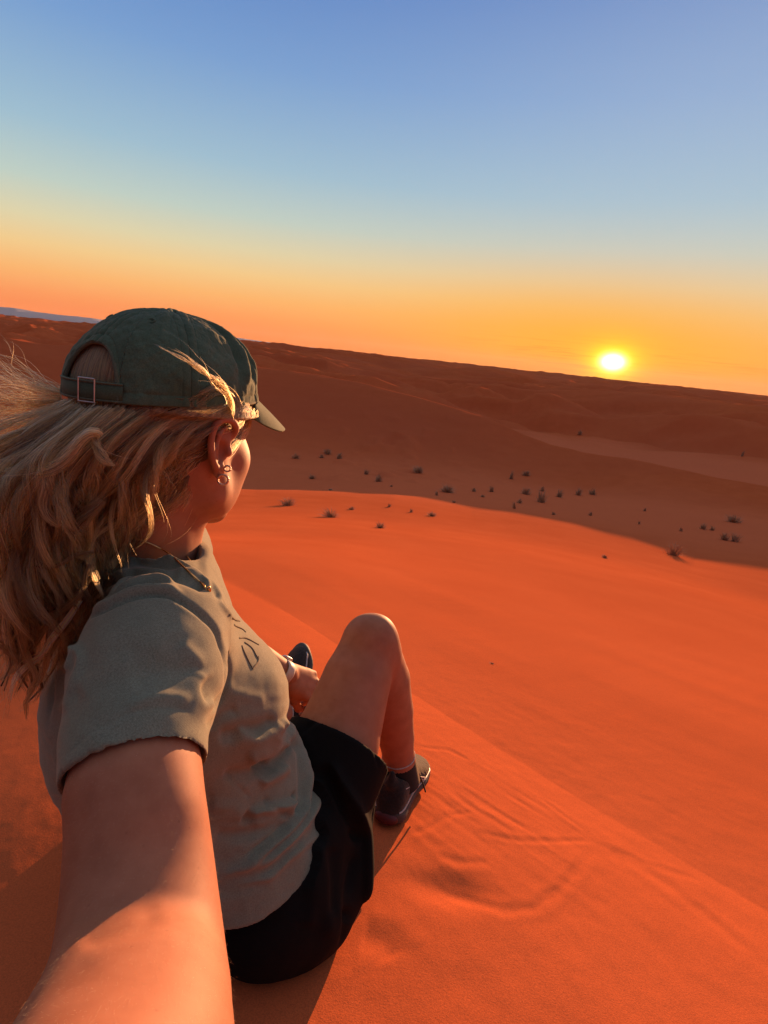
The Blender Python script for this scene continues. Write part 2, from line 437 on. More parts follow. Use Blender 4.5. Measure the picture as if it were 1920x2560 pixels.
def loft_mesh(rings, n=48, sub=6, cap=True, power=2.0):
    """rings: list of (centre, half axis A, half axis B); closed mesh of triangles"""
    flat = np.array([np.concatenate([np.asarray(c), np.asarray(a), np.asarray(b)]) for c, a, b in rings])
    q = crom(flat, sub)
    th = np.linspace(0, 2 * math.pi, n, endpoint=False)
    c_, s_ = np.cos(th), np.sin(th)
    c_ = np.sign(c_) * np.abs(c_) ** (2 / power); s_ = np.sign(s_) * np.abs(s_) ** (2 / power)
    v = q[:, None, 0:3] + c_[None, :, None] * q[:, None, 3:6] + s_[None, :, None] * q[:, None, 6:9]
    m = len(q); v = v.reshape(-1, 3)
    f = []
    for i in range(m - 1):
        for j in range(n):
            a, b, c, d = i * n + j, i * n + (j + 1) % n, (i + 1) * n + (j + 1) % n, (i + 1) * n + j
            f.append((a, b, c)); f.append((a, c, d))
    v = np.vstack([v, q[0, :3], q[-1, :3]]); e0, e1 = len(v) - 2, len(v) - 1
    for j in range(n):
        f.append((e0, (j + 1) % n, j)); f.append((e1, (m - 1) * n + j, (m - 1) * n + (j + 1) % n))
    v = np.array(v); f = np.array(f)
    # outward?
    t = v[f]; vol = np.einsum('ij,ij->i', t[:, 0], np.cross(t[:, 1], t[:, 2])).sum()
    if vol < 0: f = f[:, ::-1]
    return v, f

def frames(pts):
    """rings from (centre, A vector, b size): B square to the path and to A"""
    C = np.array([p[0] for p in pts]); out = []
    T = np.gradient(C, axis=0)
    for i, (c, A, b) in enumerate(pts):
        t = unit(T[i]); A = np.asarray(A) ; A2 = A - t * (A @ t)
        A2 = A2 / max(np.linalg.norm(A2), 1e-6) * np.linalg.norm(A)
        B = np.cross(t, A2); B = unit(B) * b
        out.append((c, A2, B))
    return out

class Field:
    def __init__(s, lo, hi, h):
        s.h = h; s.i0 = np.floor(np.array(lo) / h).astype(int); s.i1 = np.ceil(np.array(hi) / h).astype(int)
        s.a = np.full(s.i1 - s.i0 + 1, 0.08, dtype=np.float32)
    def sub(s, lo, hi):
        l = np.maximum(np.floor(np.array(lo) / s.h).astype(int), s.i0) - s.i0
        u = np.minimum(np.ceil(np.array(hi) / s.h).astype(int), s.i1) - s.i0 + 1
        u = np.maximum(u, l + 1)
        return tuple(slice(a, b) for a, b in zip(l, u)), l
    def blend(s, sl, val, k, mode):
        a = s.a[sl]
        if mode == 'add':
            if k > 0:
                hh = np.clip(0.5 + 0.5 * (val - a) / k, 0, 1); r = val * (1 - hh) + a * hh - k * hh * (1 - hh)
                # keep the old field where nothing new is near
                s.a[sl] = r
            else: s.a[sl] = np.minimum(a, val)
        else:
            if k > 0:
                hh = np.clip(0.5 - 0.5 * (a + val) / k, 0, 1); s.a[sl] = a * (1 - hh) + (-val) * hh + k * hh * (1 - hh)
            else: s.a[sl] = np.maximum(a, -val)
    def mesh(s, v, f, k=0.0, mode='add', grow=0.0):
        pad = k + 0.012 + max(grow, 0)
        sl, l = s.sub(v.min(0) - pad, v.max(0) + pad)
        hw = int(math.ceil(pad / s.h)) + 2
        tr = openvdb.createLinearTransform(voxelSize=s.h)
        g = openvdb.FloatGrid.createLevelSetFromPolygons(np.asarray(v, dtype=np.float32), triangles=np.asarray(f, dtype=np.uint32), transform=tr, halfWidth=float(hw))
        arr = np.empty([q.stop - q.start for q in sl], dtype=np.float32)
        g.copyToArray(arr, ijk=tuple(int(x) for x in (l + s.i0)))
        s.blend(sl, arr - grow, k, mode); return s
    def grid(s, sl):
        ax = [(np.arange(q.start, q.stop) + s.i0[i]) * s.h for i, q in enumerate(sl)]
        return ax[0][:, None, None], ax[1][None, :, None], ax[2][None, None, :]
    def cone(s, a, b, ra, rb, k=0.01, mode='add'):
        """round cone from a to b"""
        a, b = np.asarray(a, float), np.asarray(b, float); R_ = max(ra, rb) + k + 0.006
        sl, _ = s.sub(np.minimum(a, b) - R_, np.maximum(a, b) + R_)
        X, Y, Z = s.grid(sl); ba = b - a; L2 = ba @ ba
        t = np.clip(((X - a[0]) * ba[0] + (Y - a[1]) * ba[1] + (Z - a[2]) * ba[2]) / max(L2, 1e-9), 0, 1)
        d = np.sqrt((X - a[0] - t * ba[0]) ** 2 + (Y - a[1] - t * ba[1]) ** 2 + (Z - a[2] - t * ba[2]) ** 2) - (ra + (rb - ra) * t)
        s.blend(sl, d.astype(np.float32), k, mode); return s
    def chain(s, pts, rad, k=0.006, mode='add'):
        for i in range(len(pts) - 1): s.cone(pts[i], pts[i + 1], rad[i], rad[i + 1], k if i == 0 else 0.003, mode)
        return s
    def ell(s, c, axes, rad, k=0.01, mode='add'):
        """ellipsoid; axes three unit vectors, rad three radii"""
        c = np.asarray(c, float); ext = np.sqrt(sum((np.asarray(a) * r) ** 2 for a, r in zip(axes, rad))) + k + 0.006
        sl, _ = s.sub(c - ext, c + ext); X, Y, Z = s.grid(sl)
        q0 = 0; q1 = 0
        for a, r in zip(axes, rad):
            u = (X - c[0]) * a[0] + (Y - c[1]) * a[1] + (Z - c[2]) * a[2]
            q0 = q0 + (u / r) ** 2; q1 = q1 + (u / r ** 2) ** 2
        k0 = np.sqrt(q0); k1 = np.sqrt(q1) + 1e-9
        d = np.where(k0 < 1e-6, -min(rad), k0 * (k0 - 1) / k1)
        s.blend(sl, d.astype(np.float32), k, mode); return s
    def out(s, smooth=2):
        g = openvdb.FloatGrid(0.08); g.transform = openvdb.createLinearTransform(voxelSize=s.h)
        g.copyFromArray(s.a, ijk=tuple(int(x) for x in s.i0), tolerance=0.0)
        p, q = g.convertToQuads(0.0)
        p = np.array(p, dtype=np.float64); q = np.array(q, dtype=np.int64)
        # outward?
        c = p.mean(0); t = p[q] - c
        vol = np.einsum('ij,ij->i', t[:, 0], np.cross(t[:, 1], t[:, 2])).sum() + np.einsum('ij,ij->i', t[:, 0], np.cross(t[:, 2], t[:, 3])).sum()
        if vol < 0: q = q[:, ::-1]
        for _ in range(smooth): p = lap(p, q, 0.5)
        return p, q

def lap(p, q, w):
    s = np.zeros_like(p); n = np.zeros(len(p)); k = q.shape[1]
    for i in range(k):
        a, b = q[:, i], q[:, (i + 1) % k]
        for ax in range(3):
            s[:, ax] += np.bincount(a, p[b, ax], len(p)) + np.bincount(b, p[a, ax], len(p))
        n += np.bincount(a, minlength=len(p)) + np.bincount(b, minlength=len(p))
    return p * (1 - w) + w * s / np.maximum(n, 1)[:, None]
def vnorm(p, q):
    a = np.cross(p[q[:, 2]] - p[q[:, 0]], p[q[:, 3 % q.shape[1]]] - p[q[:, 1]])
    n = np.zeros_like(p)
    for i in range(q.shape[1]):
        for ax in range(3): n[:, ax] += np.bincount(q[:, i], a[:, ax], len(p))
    return n / np.maximum(np.linalg.norm(n, axis=1), 1e-12)[:, None]
def islands_join(*parts):
    vs, fs, o = [], [], 0
    for v, f in parts: vs.append(v); fs.append(f + o); o += len(v)
    return np.vstack(vs), np.vstack(fs)

# ------------------------------------------------------------------ the person: where her joints are
ZUP = np.array([0, 0, 1.0])
# head frame
PHI = R(70)
hf = np.array([math.cos(PHI), math.sin(PHI), 0.0]); hs = np.array([math.sin(PHI), -math.cos(PHI), 0.0]); hu = ZUP.copy()
# nod a little
_n = R(-4); hf, hu = hf * math.cos(_n) + hu * math.sin(_n), hu * math.cos(_n) - hf * math.sin(_n)
HO = P(420, 1085, 0.63)
def H(f, s, u): return HO + hf * f + hs * s + hu * u
HAX = (hf, hs, hu)
# torso frame, lower and upper
def tframe(phi, lean=0.0):
    f = np.array([math.cos(phi), math.sin(phi), 0.0]); s = np.array([math.sin(phi), -math.cos(phi), 0.0]); return f, s

def fit_ring(xl, xr, py, d, b, phi, tilt=0.0):
    """an ellipse round the trunk: forward half a, sideways half b, sized so the trunk spans xl..xr"""
    f, s = tframe(phi)
    f = f * math.cos(tilt) + ZUP * math.sin(tilt)
    cx = (xl + xr) / 2; a = (xr - xl) / 2 / F_PX * d
    th = np.linspace(0, 2 * math.pi, 64)
    for _ in range(30):
        c = P(cx, py, d)
        px, _, _ = proj(c + np.outer(np.cos(th), f * a) + np.outer(np.sin(th), s * b))
        w = px.max() - px.min(); m = (px.max() + px.min()) / 2
        cx += (xl + xr) / 2 - m
        a = max(a + 0.5 * ((xr - xl) - w) / F_PX * d, 0.03)
    return (P(cx, py, d), f * a, s * b)

TR = [fit_ring(305, 500, 1392, .655, .062, R(42)), fit_ring(262, 540, 1440, .662, .105, R(38)), fit_ring(212, 575, 1490, .667, .145, R(35)),
      fit_ring(160, 612, 1560, .672, .160, R(32)), fit_ring(122, 660, 1640, .680, .160, R(30)), fit_ring(94, 694, 1720, .69, .155, R(30)),
      fit_ring(92, 696, 1790, .705, .148, R(30)), fit_ring(118, 716, 1850, .72, .146, R(30)), fit_ring(160, 758, 1915, .745, .15, R(30)),
      fit_ring(230, 786, 1975, .77, .166, R(30)), fit_ring(290, 800, 2030, .79, .178, R(30))]
HIPC = camv(-.20, -.48, .83) + CAM
HIPR = camv(-.170, -.498, .75) + CAM
HIPL = camv(-.236, -.462, .91) + CAM
KNEER = P(922, 1618, .96); ANKR = P(998, 1905, 1.10)
KNEEL = camv(-.50, -.42, 1.12) + CAM; ANKL = P(728, 1790, 1.30)

def ringlr(l, r, dl, dr, tb): 
    L, R_ = P(l[0], l[1], dl), P(r[0], r[1], dr); return ((L + R_) / 2, (R_ - L) / 2, tb)
SH_R = P(400, 1630, .52)
ARM = [(SH_R, camv(.05, .01, .01), .05), 
       ringlr((180, 1900), (503, 1790), .442, .442, .047),
       ringlr((176, 1985), (497, 1880), .424, .424, .046),
       ringlr((179, 2080), (512, 2050), .402, .402, .044),
       ringlr((172, 2190), (528, 2185), .383, .383, .043),
       ringlr((156, 2325), (545, 2335), .354, .354, .042),
       ringlr((118, 2450), (560, 2450), .323, .323, .041),
       ringlr((62, 2560), (572, 2560), .282, .282, .041),
       ringlr((-50, 2750), (560, 2750), .226, .226, .037)]
WR_R = camv(-.098, -.195, .125) + CAM
ARM.append((WR_R, camv(.027, .0, 0.0), .021))
ARMF = frames(ARM)

# the sleeve's rings lead the arm that comes out of it
SLEEVE = [(P(425, 1585, .57), camv(.055, -.01, .035), .060),
          ringlr((236, 1600), (566, 1590), .545, .545, .066),
          ringlr((180, 1720), (560, 1660), .50, .51, .066),
          ringlr((176, 1830), (534, 1740), .470, .48, .060),
          ringlr((178, 1905), (508, 1800), .450, .450, .056),
          ringlr((178, 1990), (504, 1880), .430, .430, .0555),
          ringlr((172, 2160), (524, 2120), .392, .392, .0555)]
SLF = frames(SLEEVE)

# hands --------------------------------------------------------------
def hand(fd, wrist, h, c, curl, scale=1.0, thumb_in=0.5, k=0.006):
    """h towards the fingers, c from the little finger to the index; palm faces n"""
    h = unit(h); c = unit(c - h * (c @ h)); n = unit(np.cross(h, c)) * curl[0]     # sign picks the palm side
    S = scale
    def Q(a, b, e=0.0): return wrist + (h * a + c * b + n * e) * S
    kn = [Q(.082, .030, 0), Q(.086, .010, -.002), Q(.081, -.010, -.001), Q(.073, -.027, .003)]
    base = [Q(.0, .014), Q(.0, .005), Q(.0, -.005), Q(.0, -.014)]
    for b_, kk in zip(base, kn): fd.cone(b_, kk, .0150 * S, .0098 * S, 0.012 * S)
    fd.cone(Q(.02, .02, .006), Q(.055, -.018, .008), .012 * S, .012 * S, .012)
    L = [(.040, .024, .019), (.044, .028, .020), (.041, .026, .019), (.032, .019, .017)]
    nails = []
    for i in range(4):
        p = kn[i]; ang = 0; rad = (.0088, .0080, .0074, .0062) if i < 3 else (.0078, .0070, .0064, .0054)
        spread = (1.5 - i) * 0.11
        for j in range(3):
            ang += curl[1 + j] * (1 + 0.10 * (i - 1))
            dr = unit(h * math.cos(ang) + n * math.sin(ang) + c * spread)
            q = p + dr * L[i][j] * S
            fd.cone(p, q, rad[j] * S, rad[j + 1] * S, 0.003)
            # knuckle
            fd.cone(p, p, rad[j] * 1.06 * S, rad[j] * 1.06 * S, 0.003)
            if j == 2: nails.append((q - dr * .006 * S, dr, unit(np.cross(c, dr)) * 1.0, rad[3] * S))
            p = q
    # thumb
    t0 = Q(.018, .018, .004); t1 = Q(.048, .036, .010 + .012 * thumb_in); t2 = Q(.074, .042, .016 + .022 * thumb_in); t3 = Q(.094, .036, .022 + .03 * thumb_in)
    fd.cone(t0, t1, .013 * S, .0105 * S, .012); fd.cone(t1, t2, .0100 * S, .0088 * S, .004); fd.cone(t2, t3, .0090 * S, .0068 * S, .003)
    return nails

WR_L = P(716, 1688, 1.12)
ELB_L = P(520, 1568, 1.03); SH_L = camv(-.335, -.06, .835) + CAM

def build_body():
    h = 0.003
    fd = Field((-.75, -.03, -.28), (.25, 1.45, .75), h)
    # trunk under the shirt
    tr = [(c, A * .86, B * .80) for c, A, B in TR]
    fd.mesh(*loft_mesh(tr[1:]), k=0)
    fd.ell(HIPC, (*tframe(R(30)), ZUP), (.090, .110, .070), .03)
    fd.cone(HIPC, HIPR, .075, .066, .03); fd.cone(HIPC, HIPL, .075, .066, .03)
    # right arm
    c5, A5, B5 = SLF[-2]; back = unit(SLF[-3][0] - c5)
    arm = [(c5 + back * .022, A5 * .70, B5 * .70), (c5 + back * .010, A5 * .865, B5 * .86), (c5 - back * .002, A5 * .905, B5 * .895), (c5 - back * .014, A5 * .915, B5 * .90)] + ARMF[3:]
    fd.cone(SH_R, c5 + back * .015, .034, .034, .01)
    fd.mesh(*loft_mesh(arm, sub=8), k=.02)
    # right leg, knee up
    fd.chain([HIPR, P(770, 2010, .84), P(842, 1850, .89), P(892, 1700, .935), KNEER], [.066, .074, .0705, .0590, .0500], .03)
    fd.cone(P(925, 1597, .955), P(930, 1625, .967), .0450, .047, .012)
    fd.ell(P(948, 1588, .950), (camv(1, 0, 0), camv(0, 1, 0), camv(0, 0, 1)), (.026, .030, .026), .016)   # kneecap
    fd.ell(P(972, 1640, .965), (camv(1, 0, 0), camv(0, 1, 0), camv(0, 0, 1)), (.014, .018, .016), .014)
    fd.chain([KNEER + camv(.006, -.0, .004), P(957, 1700, 1.02), P(975, 1775, 1.055), P(990, 1840, 1.08), ANKR + camv(0, 0, 0)], [.0475, .0515, .0455, .0365, .0300], .012)
    fd.cone(ANKR, ANKR + camv(.02, -.06, .05), .031, .026, .015)
    # left leg folded outwards
    fd.chain([HIPL, HIPL * .5 + KNEEL * .5, KNEEL], [.092, .075, .052], .03)
    fd.chain([KNEEL, KNEEL * .65 + ANKL * .35 + ZUP * .0, ANKL], [.052, .050, .031], .01)
    fd.cone(ANKL, ANKL + camv(.03, -.03, .04), .031, .027, .015)
    # left arm
    fd.chain([SH_L, ELB_L, WR_L], [.046, .038, .0255], .02)
    fd.cone(ELB_L, ELB_L * .6 + WR_L * .4, .037, .036, .01)
    bp, bq = fd.out(3)
    # hands, finer
    gd = Field(WR_L - .12, WR_L + .15, .0015)
    nl = hand(gd, WR_L, camv(.052, -.040, .045), camv(-.25, -.62, -.74), (1.0, 1.05, .42, .25), .98, .8)
    gd.cone(WR_L - unit(camv(.052, -.046, .045)) * .02, WR_L, .0245, .022, .008)
    lp, lq = gd.out(2)
    gd = Field(WR_R - .14, WR_R + .17, .002)
    nr = hand(gd, WR_R, camv(.35, .45, -.80), camv(.2, .9, .5), (-1.0, .7, .8, .5), .95, .8)
    gd.cone(WR_R - unit(camv(.3, .35, -.9)) * .02, WR_R, .0235, .021, .008)
    rp, rq = gd.out(2)
    # head and neck, finer
    e = Field(HO - .19, HO + .19, .0015)
    e.ell(H(-.010, 0, .040), HAX, (.098, .078, .086), 0)
    e.ell(H(.028, 0, -.018), HAX, (.066, .064, .080), .03)
    for s in (-1, 1):
        e.cone(H(.012, .050 * s, -.058), H(.072, .017 * s, -.098), .0200, .0165, .022)      # jaw
        e.cone(H(.000, .053 * s, -.02), H(.012, .050 * s, -.058), .020, .020, .022)
        e.ell(H(.058, .037 * s, -.028), HAX, (.032, .031, .032), .02)                      # cheek
        e.cone(H(.078, .045 * s, .026), H(.088, .016 * s, .030), .010, .010, .012)         # brow
        e.ell(H(.093, .031 * s, .009), HAX, (.010, .015, .010), .008, 'sub')              # socket
        e.ell(H(.078, .031 * s, .008), HAX, (.0135, .0135, .0125), .002)                  # eye ball and lids
        e.cone(H(.0885, .020 * s, .013), H(.083, .043 * s, .012), .0035, .003, .003)
        e.cone(H(.088, .022 * s, .002), H(.083, .041 * s, .003), .003, .003, .003)
    for s in (-1, 1): e.ell(H(.040, .036 * s, -.062), HAX, (.038, .026, .034), .02)
    e.ell(H(.073, 0, -.100), HAX, (.020, .021, .018), .014)
    e.cone(H(.090, 0, .018), H(.108, 0, -.026), .0070, .0095, .008)                        # nose
    for s in (-1, 1): e.cone(H(.100, .010 * s, -.031), H(.098, .012 * s, -.031), .0068, .006, .004)
    e.ell(H(.090, 0, -.058), HAX, (.012, .026, .017), .012)                                # mouth
    e.ell(H(.0995, 0, -.0545), HAX, (.006, .021, .0045), .003); e.ell(H(.0985, 0, -.0655), HAX, (.006, .018, .0052), .003)
    e.ell(H(.106, 0, -.0600), HAX, (.004, .022, .0012), .002, 'sub')
    # neck
    nb = P(378, 1440, .67)
    e.cone(H(-.020, 0, -.045), nb + (H(-.022, 0, -.045) - nb) * .1, .051, .050, .022)
    e.cone(H(.010, 0, -.085), nb + hf * .018, .032, .038, .02)
    e.cone(H(-.01, .045, -.03), nb + hf * .045 + hs * .01, .016, .011, .018)              # strap muscle
    # ears
    for s in (-1, 1):
        out = unit(hs * s * .80 - hf * .45)           # ear stands off the head
        fw = unit(hf * .75 + hs * s * .45); B0 = H(-.002, .0765 * s, -.004)
        def Ep(a, b, o=0.0): return B0 + fw * a + hu * b + out * o
        rim = [(.010, .010, .000), (.013, .022, .007), (.006, .031, .013), (-.006, .033, .017), (-.016, .026, .020), (-.0195, .012, .020), (-.018, -.002, .018), (-.013, -.014, .014), (-.007, -.023, .009)]
        pts = crom([Ep(*q) for q in rim], 3)
        e.chain(list(pts), [.0032] * len(pts), .002)
        e.ell(Ep(-.004, .006, .004), (fw, hu, out), (.014, .024, .006), .004)
        e.ell(Ep(-.003, -.004, .012), (fw, hu, out), (.0085, .013, .009), .003, 'sub')     # concha
        e.chain([Ep(.0, .024, .010), Ep(-.009, .016, .014), Ep(-.012, .002, .014), Ep(-.008, -.012, .011)], [.0022, .003, .003, .002], .002)
        e.ell(Ep(-.003, -.025, .006), (fw, hu, out), (.0075, .0095, .0045), .004)          # lobe
        e.ell(Ep(.0075, -.004, .006), (fw, hu, out), (.0035, .005, .004), .003)            # tragus
    hp, hq = e.out(2)
    v, q = islands_join((bp, bq), (lp, lq), (rp, rq), (hp, hq))
    return v, q, nl, nr
def skin_mat():
    m, t, b = new_mat('skin')
    geo = t.n('ShaderNodeNewGeometry').outputs['Position']
    n1 = t.n('ShaderNodeTexNoise', {'Vector': geo, 'Scale': 38.0, 'Detail': 5.0, 'Roughness': 0.6}).outputs[0]
    n2 = t.n('ShaderNodeTexNoise', {'Vector': geo, 'Scale': 6.0, 'Detail': 3.0}).outputs[0]
    v = t.n('ShaderNodeTexVoronoi', {'Vector': geo, 'Scale': 2200.0}).outputs[0]
    c = t.mix(t.ramp(n1, [(0.35, 0.0), (0.7, 1.0)]), (0.31, 0.120, 0.064), (0.41, 0.174, 0.098))
    c = t.mix(t.ramp(n2, [(0.35, 0.0), (0.7, 0.6)]), c, (0.38, 0.135, 0.074))
    fr = t.n('ShaderNodeTexVoronoi', {'Vector': geo, 'Scale': 85.0}).outputs[0]
    c = t.mix(t.ramp(fr, [(0.03, 0.45), (0.11, 0.0)]), c, (0.20, 0.07, 0.04))
    t.t.links.new(c, b.inputs['Base Color'])
    b.inputs['Roughness'].default_value = 0.62
    b.inputs['Specular IOR Level'].default_value = 0.28
    b.inputs['Subsurface Weight'].default_value = 0.25
    b.inputs['Subsurface Radius'].default_value = (0.010, 0.004, 0.002)
    b.inputs['Subsurface Scale'].default_value = 0.6
    bp = t.n('ShaderNodeBump', {'Strength': 0.12, 'Distance': 0.0003, 'Height': v})
    bp2 = t.n('ShaderNodeBump', {'Strength': 0.12, 'Distance': 0.001, 'Height': n1, 'Normal': bp.outputs[0]})
    t.t.links.new(bp2.outputs[0], b.inputs['Normal'])
    return m
SKIN = skin_mat()
bv, bq, NAILS_L, NAILS_R = build_body()
# folds of skin inside the elbow
def body_creases(p):
    nr = vnorm(p, bq); px, py, d = proj(p)
    face = sstep(0, .3, np.einsum('ij,ij->i', nr, -(p - CAM) / np.linalg.norm(p - CAM, axis=1)[:, None])) * (d < .5)
    disp = np.zeros(len(p))
    def sd(pts):
        best = np.full(px.shape, 1e9); al = np.zeros(px.shape); n = len(pts) - 1
        for i in range(n):
            ax, ay = pts[i]; bx, by = pts[i + 1]; dx, dy = bx - ax, by - ay
            t = np.clip(((px - ax) * dx + (py - ay) * dy) / (dx * dx + dy * dy), 0, 1); e = np.hypot(px - ax - t * dx, py - ay - t * dy)
            u = e < best; al = np.where(u, (i + t) / n, al); best = np.minimum(best, e)
        return best, al
    for pts, w, a in (([(190, 2360), (262, 2336), (345, 2312), (410, 2268)], 26, -.0016), ([(200, 2420), (290, 2380), (390, 2345), (470, 2345)], 34, .0006)):
        e, al = sd(pts); disp += sstep(0, .2, al) * sstep(1, .8, al) * a * np.exp(-(e / w) ** 2)
    return p + nr * (disp * face)[:, None]
bv = body_creases(bv)
person = mesh_obj('person', bv, bq, SKIN)
tag(person, 'woman in green cap, grey t-shirt and black shorts sitting on sand, watching the sunset', 'person')
# ------------------------------------------------------------------ clothes
def fabric(name, c1, c2, scale=2600, rough=0.9, sheen=0.2, bump=0.35, weave='knit'):
    m, t, b = new_mat(name)
    geo = t.n('ShaderNodeNewGeometry').outputs['Position']
    big = t.n('ShaderNodeTexNoise', {'Vector': geo, 'Scale': 22.0, 'Detail': 6.0, 'Roughness': 0.65}).outputs[0]
    fib = t.n('ShaderNodeTexNoise', {'Vector': geo, 'Scale': scale * 0.26, 'Detail': 3.0, 'Roughness': 0.8}).outputs[0]
    c = t.mix(t.ramp(big, [(0.32, 0.0), (0.7, 1.0)]), c1, c2)
    c = t.mix(t.ramp(fib, [(0.35, 0.7), (0.65, 0.0)]), c, tuple(x * 0.5 for x in c1))
    t.t.links.new(c, b.inputs['Base Color'])
    b.inputs['Roughness'].default_value = rough
    b.inputs['Specular IOR Level'].default_value = 0.15
    b.inputs['Sheen Weight'].default_value = sheen; b.inputs['Sheen Tint'].default_value = (1, .8, .6, 1); b.inputs['Sheen Roughness'].default_value = 0.5
    wv = t.n('ShaderNodeTexWave', {'Vector': geo, 'Scale': scale * 0.12, 'Distortion': 1.5, 'Detail': 1.0}, bands_direction='DIAGONAL').outputs[1]
    bp = t.n('ShaderNodeBump', {'Strength': bump, 'Distance': 0.0006, 'Height': fib})
    bp2 = t.n('ShaderNodeBump', {'Strength': bump * 0.4, 'Distance': 0.0004, 'Height': wv, 'Normal': bp.outputs[0]})
    bp3 = t.n('ShaderNodeBump', {'Strength': 0.25, 'Distance': 0.003, 'Height': big, 'Normal': bp2.outputs[0]})
    t.t.links.new(bp3.outputs[0], b.inputs['Normal'])
    return m
TEE = fabric('tshirt_cotton', (0.188, 0.208, 0.155), (0.228, 0.248, 0.190), sheen=.3)
BLK = fabric('black_shorts_fabric', (0.0045, 0.0042, 0.0045), (0.0065, 0.006, 0.006), sheen=0.0, bump=0.15)
CAPM = fabric('washed_cotton_twill', (0.054, 0.112, 0.076), (0.090, 0.165, 0.115), scale=3200, sheen=0.15, bump=0.3)
TAPE = fabric('cap_edge_tape', (0.085, 0.125, 0.085), (0.11, 0.15, 0.11), scale=3200)
def plain(name, col, rough=0.5, metal=0.0, spec=0.5):
    m, t, b = new_mat(name)
    geo = t.n('ShaderNodeNewGeometry').outputs['Position']
    n = t.n('ShaderNodeTexNoise', {'Vector': geo, 'Scale': 90.0, 'Detail': 4.0}).outputs[0]
    c = t.mix(t.ramp(n, [(0.35, 0.0), (0.7, 1.0)]), col, tuple(x * 0.75 for x in col))
    t.t.links.new(c, b.inputs['Base Color'])
    b.inputs['Roughness'].default_value = rough; b.inputs['Metallic'].default_value = metal; b.inputs['Specular IOR Level'].default_value = spec
    return m
METAL = plain('brushed_metal', (0.55, 0.56, 0.56), 0.38, 0.8)
GOLD = plain('gold', (0.80, 0.52, 0.22), 0.28, 1.0)
SILVER = plain('rose_silver', (0.62, 0.45, 0.36), 0.32, 1.0)
WHITE_RUBBER = plain('pale_rubber', (0.62, 0.55, 0.48), 0.5)

def pdist(px, py, pts):
    """signed distance (px) to a polyline, + on its right hand in the picture plane, and the share along it"""
    best = np.full(px.shape, 1e9); al = np.zeros(px.shape); sg = np.ones(px.shape); n = len(pts) - 1
    for i in range(n):
        ax, ay = pts[i]; bx, by = pts[i + 1]; dx, dy = bx - ax, by - ay
        t = np.clip(((px - ax) * dx + (py - ay) * dy) / (dx * dx + dy * dy), 0, 1)
        d = np.hypot(px - ax - t * dx, py - ay - t * dy)
        s = np.sign(dx * (py - ay) - dy * (px - ax))
        u = d < best
        al = np.where(u, (i + t) / n, al); sg = np.where(u, s, sg); best = np.minimum(d, best)
    return best * sg, al
def smooth_line(pts, n=5):
    return [tuple(q) for q in crom(np.array(pts, float), n)]
def emboss(p, q, lines, hem=None):
    """raise or sink creases that follow drawn lines on the side that faces the photographer"""
    nr = vnorm(p, q); px, py, d = proj(p)
    face = sstep(-0.05, 0.25, np.einsum('ij,ij->i', nr, -(p - CAM) / np.linalg.norm(p - CAM, axis=1)[:, None]))
    disp = np.zeros(len(p))
    for ln in lines:
        pts, w, a = ln[:3]; skew = ln[3] if len(ln) > 3 else 0
        pts = smooth_line(pts); P_ = np.array(pts)
        m = (px > P_[:, 0].min() - 4 * w) & (px < P_[:, 0].max() + 4 * w) & (py > P_[:, 1].min() - 4 * w) & (py < P_[:, 1].max() + 4 * w)
        s, al = pdist(px[m], py[m], pts)
        fade = sstep(0, .14, al) * sstep(1, .86, al)
        w = w * 1.1
        if skew:       # steep on one side, long on the other
            ws = np.where(s * skew > 0, w * 2.2, w * 0.6)
        else: ws = w
        disp[m] += fade * a * 1.3 * np.exp(-(s / ws) ** 2)
    if hem is not None: disp = disp * np.where(np.linalg.norm(p - hem[0], axis=1) < .24, sstep(.001, .022, -((p - hem[0]) @ hem[1])), 1)
    return p + nr * (disp * face)[:, None]

